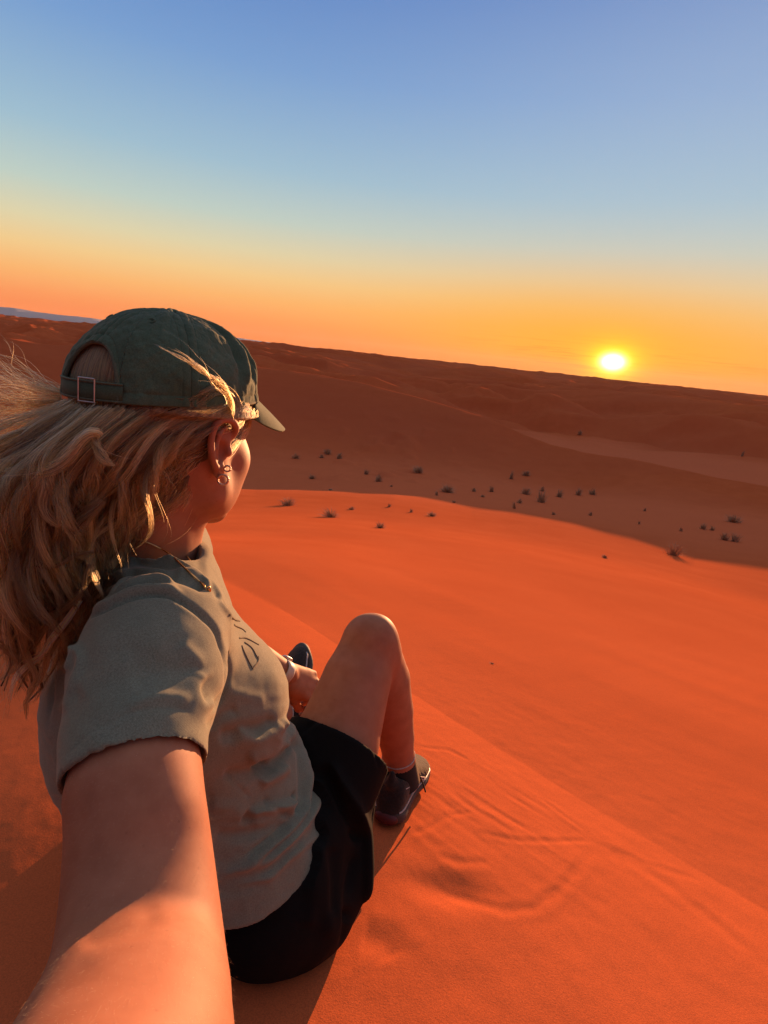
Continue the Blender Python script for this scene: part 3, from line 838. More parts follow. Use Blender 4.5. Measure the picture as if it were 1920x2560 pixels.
def build_tee():
    fd = Field((-.62, .25, -.12), (.12, 1.05, .78), .0025)
    # a little bust and belly
    fd.mesh(*loft_mesh(TR, n=72, sub=8, power=2.1), k=0)
    f, s = tframe(R(30))
    bc = TR[5][0] + TR[5][1] * .44 + ZUP * .0
    fd.ell(bc + s * .050, (f, s, ZUP), (.070, .064, .068), .05)
    fd.ell(bc - s * .055 - f * .02 - ZUP * .035, (f, s, ZUP), (.060, .058, .060), .05)
    # shoulders
    fd.chain([TR[1][0] + TR[1][2] * .2, P(420, 1560, .575)], [.055, .058], .04)
    lsh = SH_L
    fd.chain([TR[1][0] - TR[1][2] * .2, lsh, lsh * .55 + ELB_L * .45], [.055, .062, .055], .04)
    fd.mesh(*loft_mesh(SLF[:-1], n=56, sub=8), k=.012)
    # open the sleeve, the neck and the hem
    ins = [(SLF[-3][0], SLF[-3][1] * .94, SLF[-3][2] * .92), (SLF[-2][0], SLF[-2][1] * .95, SLF[-2][2] * .95), (SLF[-1][0], SLF[-1][1] * 1.0, SLF[-1][2] * 1.0)]
    fd.mesh(*loft_mesh(ins, n=56, sub=6), k=0.001, mode='sub')
    # left sleeve end
    ld = unit(ELB_L - lsh); fd.cone(lsh * .45 + ELB_L * .55, ELB_L, .047, .050, .001, 'sub')
    c0, A0, B0 = TR[0]
    up = unit(P(400, 1340, .64) - P(392, 1440, .665))
    fd.mesh(*loft_mesh([(c0 - up * .014, A0 * .80, B0 * .84), (c0, A0 * .93, B0 * .93), (c0 + up * .05, A0 * 1.1, B0 * 1.1)], n=48, sub=4), k=0.004, mode='sub')
    p, q = fd.out(4)
    # crumples round the waist
    L = []
    def z3(*a): return [(500 + .3858 * x, 1500 + .3858 * y) for x, y in a]
    def z2(*a): return [(.5425 * x, 1300 + .5425 * y) for x, y in a]
    # bunched hem on the right
    L += [(z3((530, 760), (600, 850), (655, 930), (690, 1060), (700, 1200), (680, 1340), (600, 1480), (450, 1610), (300, 1720), (80, 1810)), 11, .0075),
          (z3((560, 800), (660, 880), (725, 1010), (755, 1130), (755, 1270), (720, 1390), (630, 1510), (480, 1650), (300, 1775)), 9, .0065),
          (z3((555, 860), (630, 960), (655, 1080), (665, 1200), (650, 1320), (570, 1450), (430, 1570), (250, 1690)), 7, -.0050),
          (z3((610, 830), (690, 940), (722, 1080), (728, 1220), (705, 1340), (620, 1480), (460, 1620), (300, 1740)), 6, -.0055),
          (z3((640, 930), (745, 1010), (790, 1180), (780, 1330), (770, 1500), (600, 1650), (440, 1790), (200, 1850)), 8, .004),
          (z3((520, 770), (560, 820), (560, 900), (520, 960)), 9, .007),
          (z3((350, 1130), (470, 1080), (560, 985), (585, 900)), 15, -.0065, -1),
          (z3((150, 1150), (350, 1120), (480, 1060)), 14, -.0055),
          (z3((230, 840), (360, 885), (450, 850), (530, 790)), 14, .0070, 1),
          (z3((300, 1040), (450, 990), (540, 900)), 18, .0065),
          (z3((380, 1190), (480, 1140), (575, 1070)), 14, .0060),
          (z3((300, 1390), (420, 1350), (560, 1330), (675, 1265)), 14, .0075, 1),
          (z3((400, 1290), (520, 1370), (600, 1400)), 7, -.0035),
          (z3((250, 1430), (430, 1400), (600, 1390)), 12, -.0045),
          (z3((150, 1120), (250, 1210), (330, 1290)), 4, -.0016),
          (z3((60, 1530), (250, 1530), (420, 1490), (560, 1430)), 14, -.0040),
          (z3((50, 1300), (200, 1340), (300, 1400)), 22, .0035),
          (z3((600, 1250), (640, 1310), (610, 1380)), 8, -.006)]
    # shoulder creases and seams
    L += [(z2((225, 960), (235, 860), (255, 740), (300, 610), (375, 480), (500, 400), (620, 352), (760, 345), (880, 398), (980, 480), (1025, 575), (1045, 680), (1030, 790), (985, 870), (920, 925)), 5, -.0050),
          (z2((240, 830), (275, 700), (330, 560), (400, 450), (520, 372), (640, 320), (760, 315), (860, 350)), 7, .0045),
          (z2((270, 640), (330, 500), (420, 400), (540, 330), (660, 292), (760, 300)), 5, -.0045),
          (z2((300, 560), (350, 470), (440, 370), (560, 300), (680, 262), (760, 275), (820, 325)), 7, .0050),
          (z2((440, 330), (560, 272), (690, 240), (800, 262), (900, 300), (950, 330)), 6, -.0045),
          (z2((440, 285), (560, 250), (700, 232), (830, 240), (930, 290)), 6, .0050),
          (z2((640, 150), (740, 165), (840, 215), (930, 280), (970, 320)), 6, .0055),
          (z2((600, 180), (720, 205), (830, 250)), 9, -.004),
          (z2((400, 320), (440, 350), (470, 360)), 3, -.0016), (z2((415, 310), (455, 340), (485, 350)), 3, -.0016),
          (z2((330, 560), (370, 640), (340, 760), (290, 900)), 10, .0035),
          (z2((300, 700), (330, 640), (350, 570)), 5, .004)]
    # sleeve: hem stitching, soft pulls
    L += [(z2((300, 1110), (400, 1000), (560, 905), (700, 868), (830, 870), (895, 905)), 2.6, -.0011),
          (z2((560, 870), (700, 820), (800, 815), (870, 850)), 12, .0018),
          (z2((940, 700), (900, 780), (930, 850), (990, 830)), 12, .0035, 1), (z2((830, 560), (900, 640), (950, 740)), 16, .0022),
          (z2((600, 760), (720, 700), (860, 690), (960, 720)), 22, -.0018),
          (z2((350, 800), (480, 700), (620, 640)), 26, .0016)]
    # pulls under the bust, chest front
    L += [(z2((960, 960), (1020, 900), (1100, 870)), 12, -.0030), (z2((1000, 1000), (1100, 985), (1210, 960), (1280, 915)), 18, -.0045),
          (z2((1010, 760), (1100, 800), (1230, 830)), 14, .002), (z2((950, 260), (1000, 330), (1030, 400), (1090, 470)), 5, .003),
          (z2((980, 330), (1060, 420), (1110, 480)), 4, -.002)]
    tn = unit(np.cross(TR[-1][1], TR[-1][2])); tn = tn * np.sign(tn @ (TR[-1][0] - TR[-2][0]))
    p = emboss(p, q, L, (TR[-1][0], tn))
    for _ in range(1): p = lap(p, q, .5)
    nr = vnorm(p, q)
    w = sstep(.75, .35, p[:, 2])
    p = p + nr * (0.0022 * (fbm(p[:, 0] * 24 + p[:, 1] * 9, p[:, 2] * 30 + p[:, 1] * 14, 61, 3)) * (0.5 + w))[:, None]
    return p, q
tp, tq = build_tee()
def sample(F_, p):
    q = p / F_.h - F_.i0; n = np.array(F_.a.shape) - 2
    q = np.clip(q, 0, n); i = q.astype(int); f = q - i; out = 0
    for dx in (0, 1):
        for dy in (0, 1):
            for dz in (0, 1):
                w = (f[:, 0] if dx else 1 - f[:, 0]) * (f[:, 1] if dy else 1 - f[:, 1]) * (f[:, 2] if dz else 1 - f[:, 2])
                out = out + w * F_.a[i[:, 0] + dx, i[:, 1] + dy, i[:, 2] + dz]
    return out
tshirt = mesh_obj('tshirt', tp, tq, TEE, person)

# the embossed lettering on the chest: thin raised strokes laid on the cloth
def nearest_on(p, q, px_, py_):
    """the cloth point that shows at a place in the photograph"""
    px, py, d = proj(p)
    m = np.hypot(px - px_, py - py_) < 4.5
    if not m.any(): m = np.hypot(px - px_, py - py_) < 12
    idx = np.nonzero(m)[0]
    dm = d[idx].min(); idx = idx[d[idx] < dm + .012]
    return p[idx].mean(0)
def tube(pts, rad, n=8):
    pts = np.asarray(pts, float); T = np.gradient(pts, axis=0); T /= np.linalg.norm(T, axis=1)[:, None] + 1e-12
    a = np.array([0.3, 0.5, 0.8]); v = []; rad = np.broadcast_to(rad, (len(pts),))
    th = np.linspace(0, 2 * math.pi, n, endpoint=False)
    for p_, t_, r_ in zip(pts, T, rad):
        x = np.cross(t_, a); x /= np.linalg.norm(x) + 1e-9; y = np.cross(t_, x)
        v.append(p_ + r_ * (np.cos(th)[:, None] * x + np.sin(th)[:, None] * y))
    v = np.concatenate(v); f = []
    for i in range(len(pts) - 1):
        for j in range(n): f.append((i * n + j, i * n + (j + 1) % n, (i + 1) * n + (j + 1) % n, (i + 1) * n + j))
    return v, np.array(f)
def seam(pts, r=.0007, lift=.0):
    s = [nearest_on(tp, tq, *a) for a in smooth_line(pts, 4)]
    s = np.array(s); 
    for _ in range(2): s[1:-1] = (s[:-2] + s[1:-1] * 2 + s[2:]) / 4
    return tube(s + unit(CAM - s.mean(0)) * lift, r, 6)
strokes = [[(600, 1596), (612, 1594), (632, 1604), (646, 1612)], [(604, 1614), (612, 1634), (622, 1654), (632, 1672)],
           [(612, 1606), (628, 1618), (638, 1634), (646, 1648)], [(646, 1642), (645, 1654), (638, 1664), (632, 1672)],
           [(574, 1536), (590, 1548), (600, 1552)], [(588, 1562), (604, 1570), (614, 1580)]]
INK = fabric('tone_print', (0.15, 0.135, 0.100), (0.17, 0.155, 0.118))
mesh_obj('chest_print', *islands_join(*[seam(s_, .0010, .0003) for s_ in strokes]), INK, tshirt)['label'] = 'embossed script letters on the chest of the t-shirt'
# stitched collar band
def ring_pts(c, A, B, n=72): 
    th = np.linspace(0, 2 * math.pi, n); return c + np.outer(np.cos(th), A) + np.outer(np.sin(th), B)

# shorts -------------------------------------------------------------
def build_shorts():
    fd = Field((-.55, .35, -.24), (.20, 1.25, .45), .003)
    f, s = tframe(R(30))
    fd.ell(HIPC + ZUP * .0, (f, s, ZUP), (.128, .160, .122), 0)
    fd.mesh(*loft_mesh([(c, A * .84, B * .80) for c, A, B in TR[-4:-1]], sub=4), k=.03)
    fd.cone(HIPR + camv(.01, -.035, .0), HIPR + camv(.03, -.05, .02), .092, .092, .03)
    ax = [HIPR, HIPR * .45 + P(770, 2010, .84) * .55, P(770, 2010, .84), P(818, 1918, .870), P(848, 1858, .892)]
    lr = frames([(c, camv(r, .25 * r, .1 * r), r) for c, r in zip(ax, (.088, .092, .093, .0905, .0890))])
    fd.mesh(*loft_mesh(lr, n=56, sub=6), k=.02)
    fd.chain([HIPL, HIPL * .45 + KNEEL * .55], [.105, .088], .03)
    # seat on the sand
    gz = -.0
    fd.cone(P(585, 2280, .78), P(800, 2265, .80), .062, .050, .035)
    # loose outer leg panel hanging in folds down to the sand
    pan = [(P(800, 1925, .842), camv(.030, -.01, .02), .018), (P(808, 1985, .825), camv(.040, -.01, .03), .020), (P(815, 2065, .805), camv(.060, .0, .04), .024),
           (P(822, 2150, .792), camv(.056, .0, .045), .028), (P(822, 2240, .785), camv(.052, 0, .04), .028), (P(815, 2295, .782), camv(.040, 0, .035), .022)]
    fd.mesh(*loft_mesh(frames(pan), sub=6, power=2.6), k=.010)
    inner = [(P(858, 1905, .90), camv(.058, -.02, .02), .03), (P(862, 1990, .885), camv(.052, -.01, .02), .03), (P(862, 2070, .87), camv(.046, 0, .02), .03), (P(868, 2140, .855), camv(.030, 0, .02), .02)]
    fd.mesh(*loft_mesh(frames(inner), sub=6), k=.012)
    # leg opening
    d = unit(P(892, 1700, .935) - P(842, 1850, .89))
    e0 = P(848, 1858, .892)
    fd.mesh(*loft_mesh([(lr[-2][0] * .3 + lr[-1][0] * .7, lr[-1][1] * .86, lr[-1][2] * .86), (lr[-1][0], lr[-1][1] * .93, lr[-1][2] * .93), (lr[-1][0] + d * .05, lr[-1][1] * .98, lr[-1][2] * .98)], n=56, sub=4), k=.001, mode='sub')
    p, q = fd.out(3)
    def z6(*a): return [(680 + .303 * x, 1750 + .303 * y) for x, y in a]
    L = [(z6((470, 470), (520, 620), (600, 760), (690, 900), (750, 1040), (770, 1200), (768, 1500), (755, 1800)), 7, .0085, -1),
         (z6((400, 520), (500, 700), (590, 900), (680, 1060), (720, 1200)), 12, -.010),
         (z6((360, 600), (470, 760), (560, 920), (620, 1010), (700, 1120)), 7, .005),
         (z6((640, 1850), (620, 1700), (640, 1500), (700, 1250)), 10, -.005), (z6((560, 2080), (600, 1950), (610, 1860), (650, 1700)), 8, -.006),
         (z6((380, 1150), (420, 1400), (440, 1700), (480, 2000)), 16, .004), (z6((500, 1200), (520, 1500), (500, 1800)), 14, -.004),
         (z6((300, 1300), (330, 1600), (300, 1900)), 18, .004),
         (z6((240, 300), (330, 190), (480, 140), (640, 180), (760, 290), (850, 440), (880, 600)), 4, -.0025)]
    p = emboss(p, q, L)
    nr = vnorm(p, q)
    p = p + nr * (0.003 * fbm(p[:, 0] * 16 + p[:, 1] * 9, p[:, 2] * 12, 71, 3))[:, None]
    return p, q
sp0, sq0 = build_shorts()
# the waistband stays under the t-shirt
TF = Field((-.62, .25, -.12), (.12, 1.05, .78), .003); TF.a[:] = .04
TF.mesh(tp, np.vstack([tq[:, [0, 1, 2]], tq[:, [0, 2, 3]]]), k=0, grow=0)
def tuck(p, m, depth):
    p = p.copy(); idx = np.nonzero(m)[0]; s0 = TF
    for _ in range(8):
        q = p[idx]; d = sample(TF, q); k = (d > -depth) & (d < .0118)
        if not k.any(): break
        q = q[k]; e = .004
        g = np.stack([sample(TF, q + np.eye(3)[i] * e) - sample(TF, q - np.eye(3)[i] * e) for i in range(3)], 1)
        g /= np.linalg.norm(g, axis=1)[:, None] + 1e-9
        p[idx[k]] = q - g * np.minimum(d[k] + depth, .004)[:, None]
    return p
_cN = TR[-1][0]; _tn = unit(np.cross(TR[-1][1], TR[-1][2])); _tn = _tn * np.sign(_tn @ (TR[-1][0] - TR[-2][0]))
_a2 = (sp0 - _cN) @ _tn
print('shorts over tee', (sample(TF, sp0[(_a2 < 0) & (_a2 > -.2)]) > 0).mean())
sp0 = tuck(sp0, (_a2 < .0) & (_a2 > -.25), .004)
for _ in range(2): sp0 = lap(sp0, sq0, .5)
sp0 = tuck(sp0, (_a2 < -.003) & (_a2 > -.25), .003)
shorts = mesh_obj('shorts', sp0, sq0, BLK, person)

# cap ----------------------------------------------------------------
def rim_u(th): return .036 + .008 * (1 + np.cos(th))
CT = .134
def cap_pt(th, t, off=0.0):
    """th from the front round; t 0 rim .. 1 top (arrays)"""
    u0 = rim_u(th); a = t * math.pi / 2
    e = 0.90
    rr = np.cos(a) ** e; zz = np.sin(a) ** 0.98
    rf = np.where(np.cos(th) > 0, .111, .1145); rs_ = .0905
    k = 1 - 0.05 * (1 - zz) * 0
    f = rf * np.cos(th) * rr + off * np.cos(th) * np.cos(a); s = rs_ * np.sin(th) * rr + off * np.sin(th) * np.cos(a)
    u = u0 + (CT - u0) * zz + off * np.sin(a)
    return HO + np.multiply.outer(f, hf) + np.multiply.outer(s, hs) + np.multiply.outer(u, hu)
OPN, OPH = 0.40, 0.054
def arch_t(th):
    d = np.abs(((th - math.pi + math.pi) % (2 * math.pi)) - math.pi) / OPN
    h = np.where(d < 1, OPH * np.sqrt(np.clip(1 - d ** 2.4, 0, 1)), 0)
    z = h / (CT - rim_u(th))
    return np.arcsin(np.clip(z, 0, 1) ** (1 / .98)) / (math.pi / 2)
cap = mesh = None
def build_cap():
    n = 720; mt = 150
    th = np.linspace(0, 2 * math.pi, n, endpoint=False)
    # crowd samples by the opening's ends
    for c in (math.pi - OPN, math.pi + OPN):
        th = th + 0.02 * np.exp(-((th - c) / .12) ** 2) * np.sign(c - th) * np.minimum(1, np.abs(th - c) / .02) * 0.8
    t0 = arch_t(th)
    tt = np.linspace(0, 1, mt) ** 1.0
    T = t0[:, None] + (0.9995 - t0[:, None]) * tt[None, :]
    TH = np.repeat(th[:, None], mt, 1)
    off = np.zeros_like(T)
    # six panel seams: a groove between two raised lines of stitching
    for k in range(6):
        c = k * math.pi / 3
        d = np.abs(((TH - c + math.pi) % (2 * math.pi)) - math.pi) * 0.1 * np.cos(T * math.pi / 2)
        on = 1.0
        off += on * (-.0011 * np.exp(-(d / .0010) ** 2) + .0008 * np.exp(-((d - .0042) / .0022) ** 2) - .0004 * np.exp(-((d - .0078) / .0007) ** 2))
    # rim tape stitch and arch edge binding
    du = (T - t0[:, None]) * 0.13
    off += .0009 * np.exp(-(du / .006) ** 4) - .0006 * np.exp(-((du - .0085) / .0012) ** 2)
    # washed puckers, dents and pulls
    x = TH * 6; y = T * 10
    off += .0010 * fbm(x * 2.5, y * 2.2, 81, 4) + .0020 * fbm(x * .6, y * .5, 82, 2)
    fr = sstep(.2, 1.0, np.sin(TH)) * 0 + sstep(1.9, .9, np.abs(((TH + math.pi) % (2 * math.pi)) - math.pi)) * (1 - T) ** .4
    wr = fbm(TH * 5.0 + 2.2 * T, T * 2.2 + TH * .5, 83, 3)
    off += fr * .0018 * (0.35 - np.abs(wr) * 1.6) * sstep(1.0, .75, T)
    # one long fold down the front side panel
    for th0, sl, am, wd in ((1.18, -.55, .0050, .07), (.95, -.35, .0045, .055), (.68, -.1, .0040, .06)):
        d = (TH - (th0 + sl * (T - .5))) / wd
        off += am * np.exp(-d * d) * sstep(.08, .3, T) * sstep(.95, .6, T) - am * .8 * np.exp(-(d - 1.7) ** 2) * sstep(.08, .3, T) * sstep(.95, .6, T)
    v = cap_pt(TH, T, 0) 
    # outward direction
    nrm = v - (HO + hu * .045); nrm = nrm / np.linalg.norm(nrm, axis=2)[:, :, None]
    v = v + nrm * off[:, :, None]
    vv = v.reshape(-1, 3)
    i = np.arange(n)[:, None]; j = np.arange(mt - 1)[None, :]
    f = np.stack([i * mt + j, ((i + 1) % n) * mt + j, ((i + 1) % n) * mt + j + 1, i * mt + j + 1], -1).reshape(-1, 4)
    return vv, f
cv, cf = build_cap()
cap = mesh_obj('cap', cv, cf, CAPM, person)
cap['label'] = 'washed dark green baseball cap worn with the brim forward'
md = cap.modifiers.new('thickness', 'SOLIDIFY'); md.thickness = 0.0016; md.offset = -1
def rim_line(th0, th1, off, du, n=160, usea=True):
    th = np.linspace(th0, th1, n); t = (arch_t(th) if usea else np.zeros(n)) + du
    return cap_pt(th, np.clip(t, 0, 1), off)
# binding round the back opening and the rim
b1 = rim_line(math.pi - OPN * .999, math.pi + OPN * .999, .0008, 0.003)
mesh_obj('edge_binding', *tube(b1, .0019, 8), TAPE, cap)
b2 = cap_pt(np.linspace(math.pi + OPN, 3 * math.pi - OPN, 300), np.full(300, 0.004), .0006)
mesh_obj('rim_binding', *tube(b2, .0015, 8), TAPE, cap)
# button
def ellmesh(c, axes, rad, n=24, m=12):
    th = np.linspace(0, 2 * math.pi, n, endpoint=False); ph = np.linspace(-math.pi / 2, math.pi / 2, m)
    T, Q = np.meshgrid(th, ph); x = np.cos(Q) * np.cos(T); y = np.cos(Q) * np.sin(T); z = np.sin(Q)
    v = np.asarray(c) + x.reshape(-1, 1) * axes[0] * rad[0] + y.reshape(-1, 1) * axes[1] * rad[1] + z.reshape(-1, 1) * axes[2] * rad[2]
    f = [(i * n + j, i * n + (j + 1) % n, (i + 1) * n + (j + 1) % n, (i + 1) * n + j) for i in range(m - 1) for j in range(n)]
    return v, np.array(f)
mesh_obj('button', *ellmesh(H(0, 0, CT + .001), HAX, (.0085, .0085, .0042)), CAPM, cap)
# eyelets
for th0 in (math.pi / 6 + k * math.pi / 3 for k in range(6)):
    c = cap_pt(np.array([th0]), np.array([.62]), .0012)[0]
    nn = unit(c - (HO + hu * .045)); x = unit(np.cross(nn, hu)); y = np.cross(nn, x)
    a = np.linspace(0, 2 * math.pi, 22)
    mesh_obj('eyelet', *tube(c + np.outer(np.cos(a), x) * .0034 + np.outer(np.sin(a), y) * .0034, .0012, 6), CAPM, cap)
# strap across the opening
def band(th, u0, u1, off, thick=.0016, bulge=.004):
    n = len(th); d = (th - math.pi) / OPN
    rows = []
    for (u, o) in ((u0, off), (u0 * .5 + u1 * .5, off + .0004), (u1, off), (u1, off - thick), (u0, off - thick)):
        base = cap_pt(th, np.zeros(n), 0)
        out = np.multiply.outer(np.cos(th), hf) + np.multiply.outer(np.sin(th), hs)
        rows.append(base + hu * u + out * (o + bulge * np.clip(1 - d * d, 0, 1))[:, None])
    v = np.stack(rows, 1).reshape(-1, 3); k = 5; f = []
    for i in range(n - 1):
        for j in range(k): f.append((i * k + j, (i + 1) * k + j, (i + 1) * k + (j + 1) % k, i * k + (j + 1) % k))
    return v, np.array(f)
ths = np.linspace(math.pi - OPN * 1.12, math.pi + OPN * 1.12, 60)
strap = mesh_obj('strap', *band(ths, .0, .0185, .0020), CAPM, cap)
for uu in (.0012, .0175):
    base = cap_pt(ths, np.zeros(60), 0) + hu * uu + (np.multiply.outer(np.cos(ths), hf) + np.multiply.outer(np.sin(ths), hs)) * (.0022 + .004 * np.clip(1 - ((ths - math.pi) / OPN) ** 2, 0, 1))[:, None]
    mesh_obj('strap_edge', *tube(base, .0009, 6), TAPE, strap)
# buckle: a thin metal frame on the strap
bt = math.pi - .12          # towards her right
def on_strap(th, u, o=.0038):
    th = np.asarray([th]); d = (th - math.pi) / OPN
    return (cap_pt(th, np.zeros(1), 0) + hu * u + (np.multiply.outer(np.cos(th), hf) + np.multiply.outer(np.sin(th), hs)) * (o + .004 * (1 - d * d)))[0]
cor = [on_strap(bt + .085, -.0012), on_strap(bt - .085, -.0012), on_strap(bt - .085, .0205), on_strap(bt + .085, .0205)]
fr_ = []
for i in range(4):
    a, b = cor[i], cor[(i + 1) % 4]; fr_.append(tube(np.linspace(a, b, 8), .00075, 8))
mesh_obj('buckle', *islands_join(*fr_), METAL, cap)
# brim
def build_brim():
    n, m = 80, 26; v = []
    for j in range(m):
        w = j / (m - 1)
        for i in range(n):
            q = -1 + 2 * i / (n - 1); th = q * 1.12
            base_f = .1125 * math.cos(th); base_s = .0905 * math.sin(th)
            L = .080 * (max(0, 1 - abs(q) ** 2.6)) ** .55
            s_ = base_s * (1 + .10 * w * (1 - abs(q) ** 3)); f_ = base_f + w * L
            u_ = float(rim_u(np.array(th))) + .001 - w * L * .40 - .016 * (s_ / .08) ** 2 * (0.2 + w) - .05 * (w * L) ** 2 / .08
            v.append(H(f_, s_, u_))
    v = np.array(v); f = [(j * n + i, j * n + i + 1, (j + 1) * n + i + 1, (j + 1) * n + i) for j in range(m - 1) for i in range(n - 1)]
    return v, np.array(f)
brv, brf = build_brim()
brim = mesh_obj('brim', brv, brf, CAPM, cap)
md = brim.modifiers.new('thickness', 'SOLIDIFY'); md.thickness = 0.0034; md.offset = 0
md = brim.modifiers.new('soft', 'BEVEL'); md.width = 0.001; md.segments = 2; md.limit_method = 'ANGLE'
nb_, mb_ = 80, 26
for w in (.25, .45, .65, .85):
    j = int(w * (mb_ - 1)); line = brv[j * nb_ + 4:(j + 1) * nb_ - 4] + hu * .0018
    mesh_obj('stitch_row', *tube(line, .0004, 5), TAPE, brim)

# shoes and socks ------------------------------------------------------
MESHF = fabric('shoe_mesh', (0.022, 0.020, 0.020), (0.038, 0.034, 0.033), scale=900, bump=.6)
SOLE = plain('shoe_sole', (0.05, 0.045, 0.042), 0.7)
REDR = plain('dark_red_rubber', (0.10, 0.012, 0.014), 0.6)
TRIM = plain('reflective_trim', (0.42, 0.38, 0.36), 0.4)
SOCK = fabric('black_sock', (0.012, 0.012, 0.013), (0.018, 0.017, 0.018), scale=1500)
SOCKW = fabric('sock_rim', (0.45, 0.40, 0.38), (0.5, 0.45, 0.42), scale=1500)
def shoe(O, l, u, grey=False, lace=True):
    l = unit(l); u = unit(u - l * (u @ l)); w = np.cross(l, u)
    def Q(a, b, c): return O + l * a + w * b + u * c
    lo = np.minimum.reduce([Q(a, b, c) for a in (-.06, .28) for b in (-.07, .07) for c in (-.03, .14)])
    hi = np.maximum.reduce([Q(a, b, c) for a in (-.06, .28) for b in (-.07, .07) for c in (-.03, .14)])
    # sole
    sd = Field(lo, hi, .002)
    SR = [(-.028, .010, .006), (-.020, .026, .014), (.0, .034, .016), (.05, .034, .014), (.10, .036, .012), (.16, .046, .012), (.20, .042, .011), (.225, .026, .010), (.236, .010, .006)]
    sd.mesh(*loft_mesh([(Q(a, .0, .014 + (.010 if a > .19 else 0) + (.006 if a < -.01 else 0)), w * b, u * c) for a, b, c in SR], n=40, sub=4, power=3.0), k=0)
    for a in np.arange(-.01, .22, .016):
        sd.cone(Q(a, -.06, -.003), Q(a, .06, -.003), .0035, .0035, .001, 'sub')
    sv, sf = sd.out(1)
    up = Field(lo, hi, .002)
    UR = [(-.030, .008, .020, .030), (-.022, .024, .034, .046), (-.005, .031, .045, .050), (.03, .033, .045, .052), (.065, .033, .042, .050), (.10, .036, .034, .043), (.14, .042, .027, .036), (.18, .042, .021, .032), (.21, .030, .015, .028), (.228, .010, .006, .024)]
    up.mesh(*loft_mesh([(Q(a, 0, cz + .002), w * b, u * c) for a, b, c, cz in UR], n=48, sub=5, power=2.3), k=0)
    up.chain([Q(-.022, 0, .085), Q(-.026, 0, .104)], [.011, .006], .012)
    up.cone(Q(.010, 0, .13), Q(.020, 0, .070), .030, .026, .004, 'sub')
    # tongue
    up.chain([Q(.085, 0, .072), Q(.062, 0, .098), Q(.054, 0, .110)], [.016, .014, .012], .006)
    uv, uf = up.out(2)
    n_ = vnorm(uv, uf); uv = uv + n_ * (.0006 * fbm(uv[:, 0] * 260, uv[:, 1] * 260 + uv[:, 2] * 200, 91, 2))[:, None]
    o = mesh_obj('shoe', uv, uf, MESHF, person)
    so_ = mesh_obj('sole', sv, sf, SOLE, o)
    # red heel and pale edging
    z = [Q(a, .5 * 0 + sgn * b, .030) for a, b, sgn in []]
    def side(sgn, a0, a1, c0, c1, r, mat, nm):
        t = np.linspace(0, 1, 22); a = a0 + (a1 - a0) * t
        wv = np.interp(a, [x[0] for x in UR], [x[1] for x in UR]) + .0015
        cc = c0 + (c1 - c0) * t
        cz = np.interp(a, [x[0] for x in UR], [x[3] for x in UR]); ch = np.interp(a, [x[0] for x in UR], [x[2] for x in UR])
        k = np.sqrt(np.clip(1 - ((cc - cz) / ch) ** 2, 0.05, 1)) 
        pts = [Q(a_, sgn * w_ * k_, c_) for a_, w_, k_, c_ in zip(a, wv, k, cc)]
        mesh_obj(nm, *tube(np.array(pts), r, 6), mat, o)
    for sgn in (-1, 1):
        side(sgn, -.020, .19, .0290, .0300, .0022, TRIM, 'sole_edging')
        side(sgn, -.016, .045, .075, .062, .0013, TRIM, 'heel_stripe'); side(sgn, -.010, .05, .083, .070, .0013, TRIM, 'heel_stripe')
        side(sgn, .050, .120, .070, .036, .0016, TRIM, 'side_stripe'); side(sgn, .065, .135, .066, .034, .0016, TRIM, 'side_stripe')
    rd = Field(lo, hi, .002)
    rd.ell(Q(-.022, 0, .016), (l, w, u), (.013, .024, .014), 0)
    mesh_obj('heel_guard', *rd.out(1), REDR, o)
    ls = []
    for i, a in enumerate((.075, .092, .109, .126)):
        h_ = .088 - i * .0075
        ls.append(tube(np.array([Q(a, -.020, h_ - .010), Q(a + .004, -.008, h_), Q(a - .002, .008, h_ + .001), Q(a + .004, .020, h_ - .010)]), .0020, 6))
    if lace:
        ls.append(tube(crom(np.array([Q(.070, .010, .090), Q(.080, .030, .070), Q(.088, .045, .045), Q(.100, .052, .022)]), 6), .0018, 6))
        ls.append(tube(crom(np.array([Q(.070, -.004, .095), Q(.066, .014, .122), Q(.060, .02, .112), Q(.070, .004, .092)]), 6), .0018, 6))
    mesh_obj('laces', *islands_join(*ls), SOCK, o)
    return o
heel = hit(962, 2068)
HL = np.array([math.sin(R(17)), math.cos(R(17)), -.26])
shoe(heel + ZUP * .004 + unit(HL) * .022, HL, np.array([.02, .18, 1.0]))['label'] = 'black running shoe on the right foot, flat on the sand'
LL = camv(-.03, .68, .73); LU = camv(-.62, .42, -.55)
shoe(P(748, 1828, 1.32), LL, LU, lace=False)['label'] = 'dark running shoe on the left foot, toes pointing up'
def sock(a, b, ra, rb, nm='sock'):
    a, b = np.asarray(a), np.asarray(b); pts = np.linspace(a, b, 16)
    rad = np.linspace(ra, rb, 16); o = mesh_obj(nm, *tube(pts, rad, 40), SOCK, person)
    t_ = unit(b - a); x = unit(np.cross(t_, ZUP + .1)); y = np.cross(t_, x); th = np.linspace(0, 2 * math.pi, 40)
    mesh_obj('sock_rim', *tube(a + (np.outer(np.cos(th), x) + np.outer(np.sin(th), y)) * ra, .0014, 6), SOCKW, o)
ax_ = unit(P(990, 1840, 1.08) - ANKR)
sock(ANKR + ax_ * .014, ANKR - ax_ * .05 , .0335, .038)
ax_ = unit(KNEEL - ANKL)
sock(ANKL + ax_ * .012, ANKL - ax_ * .045, .0345, .037)

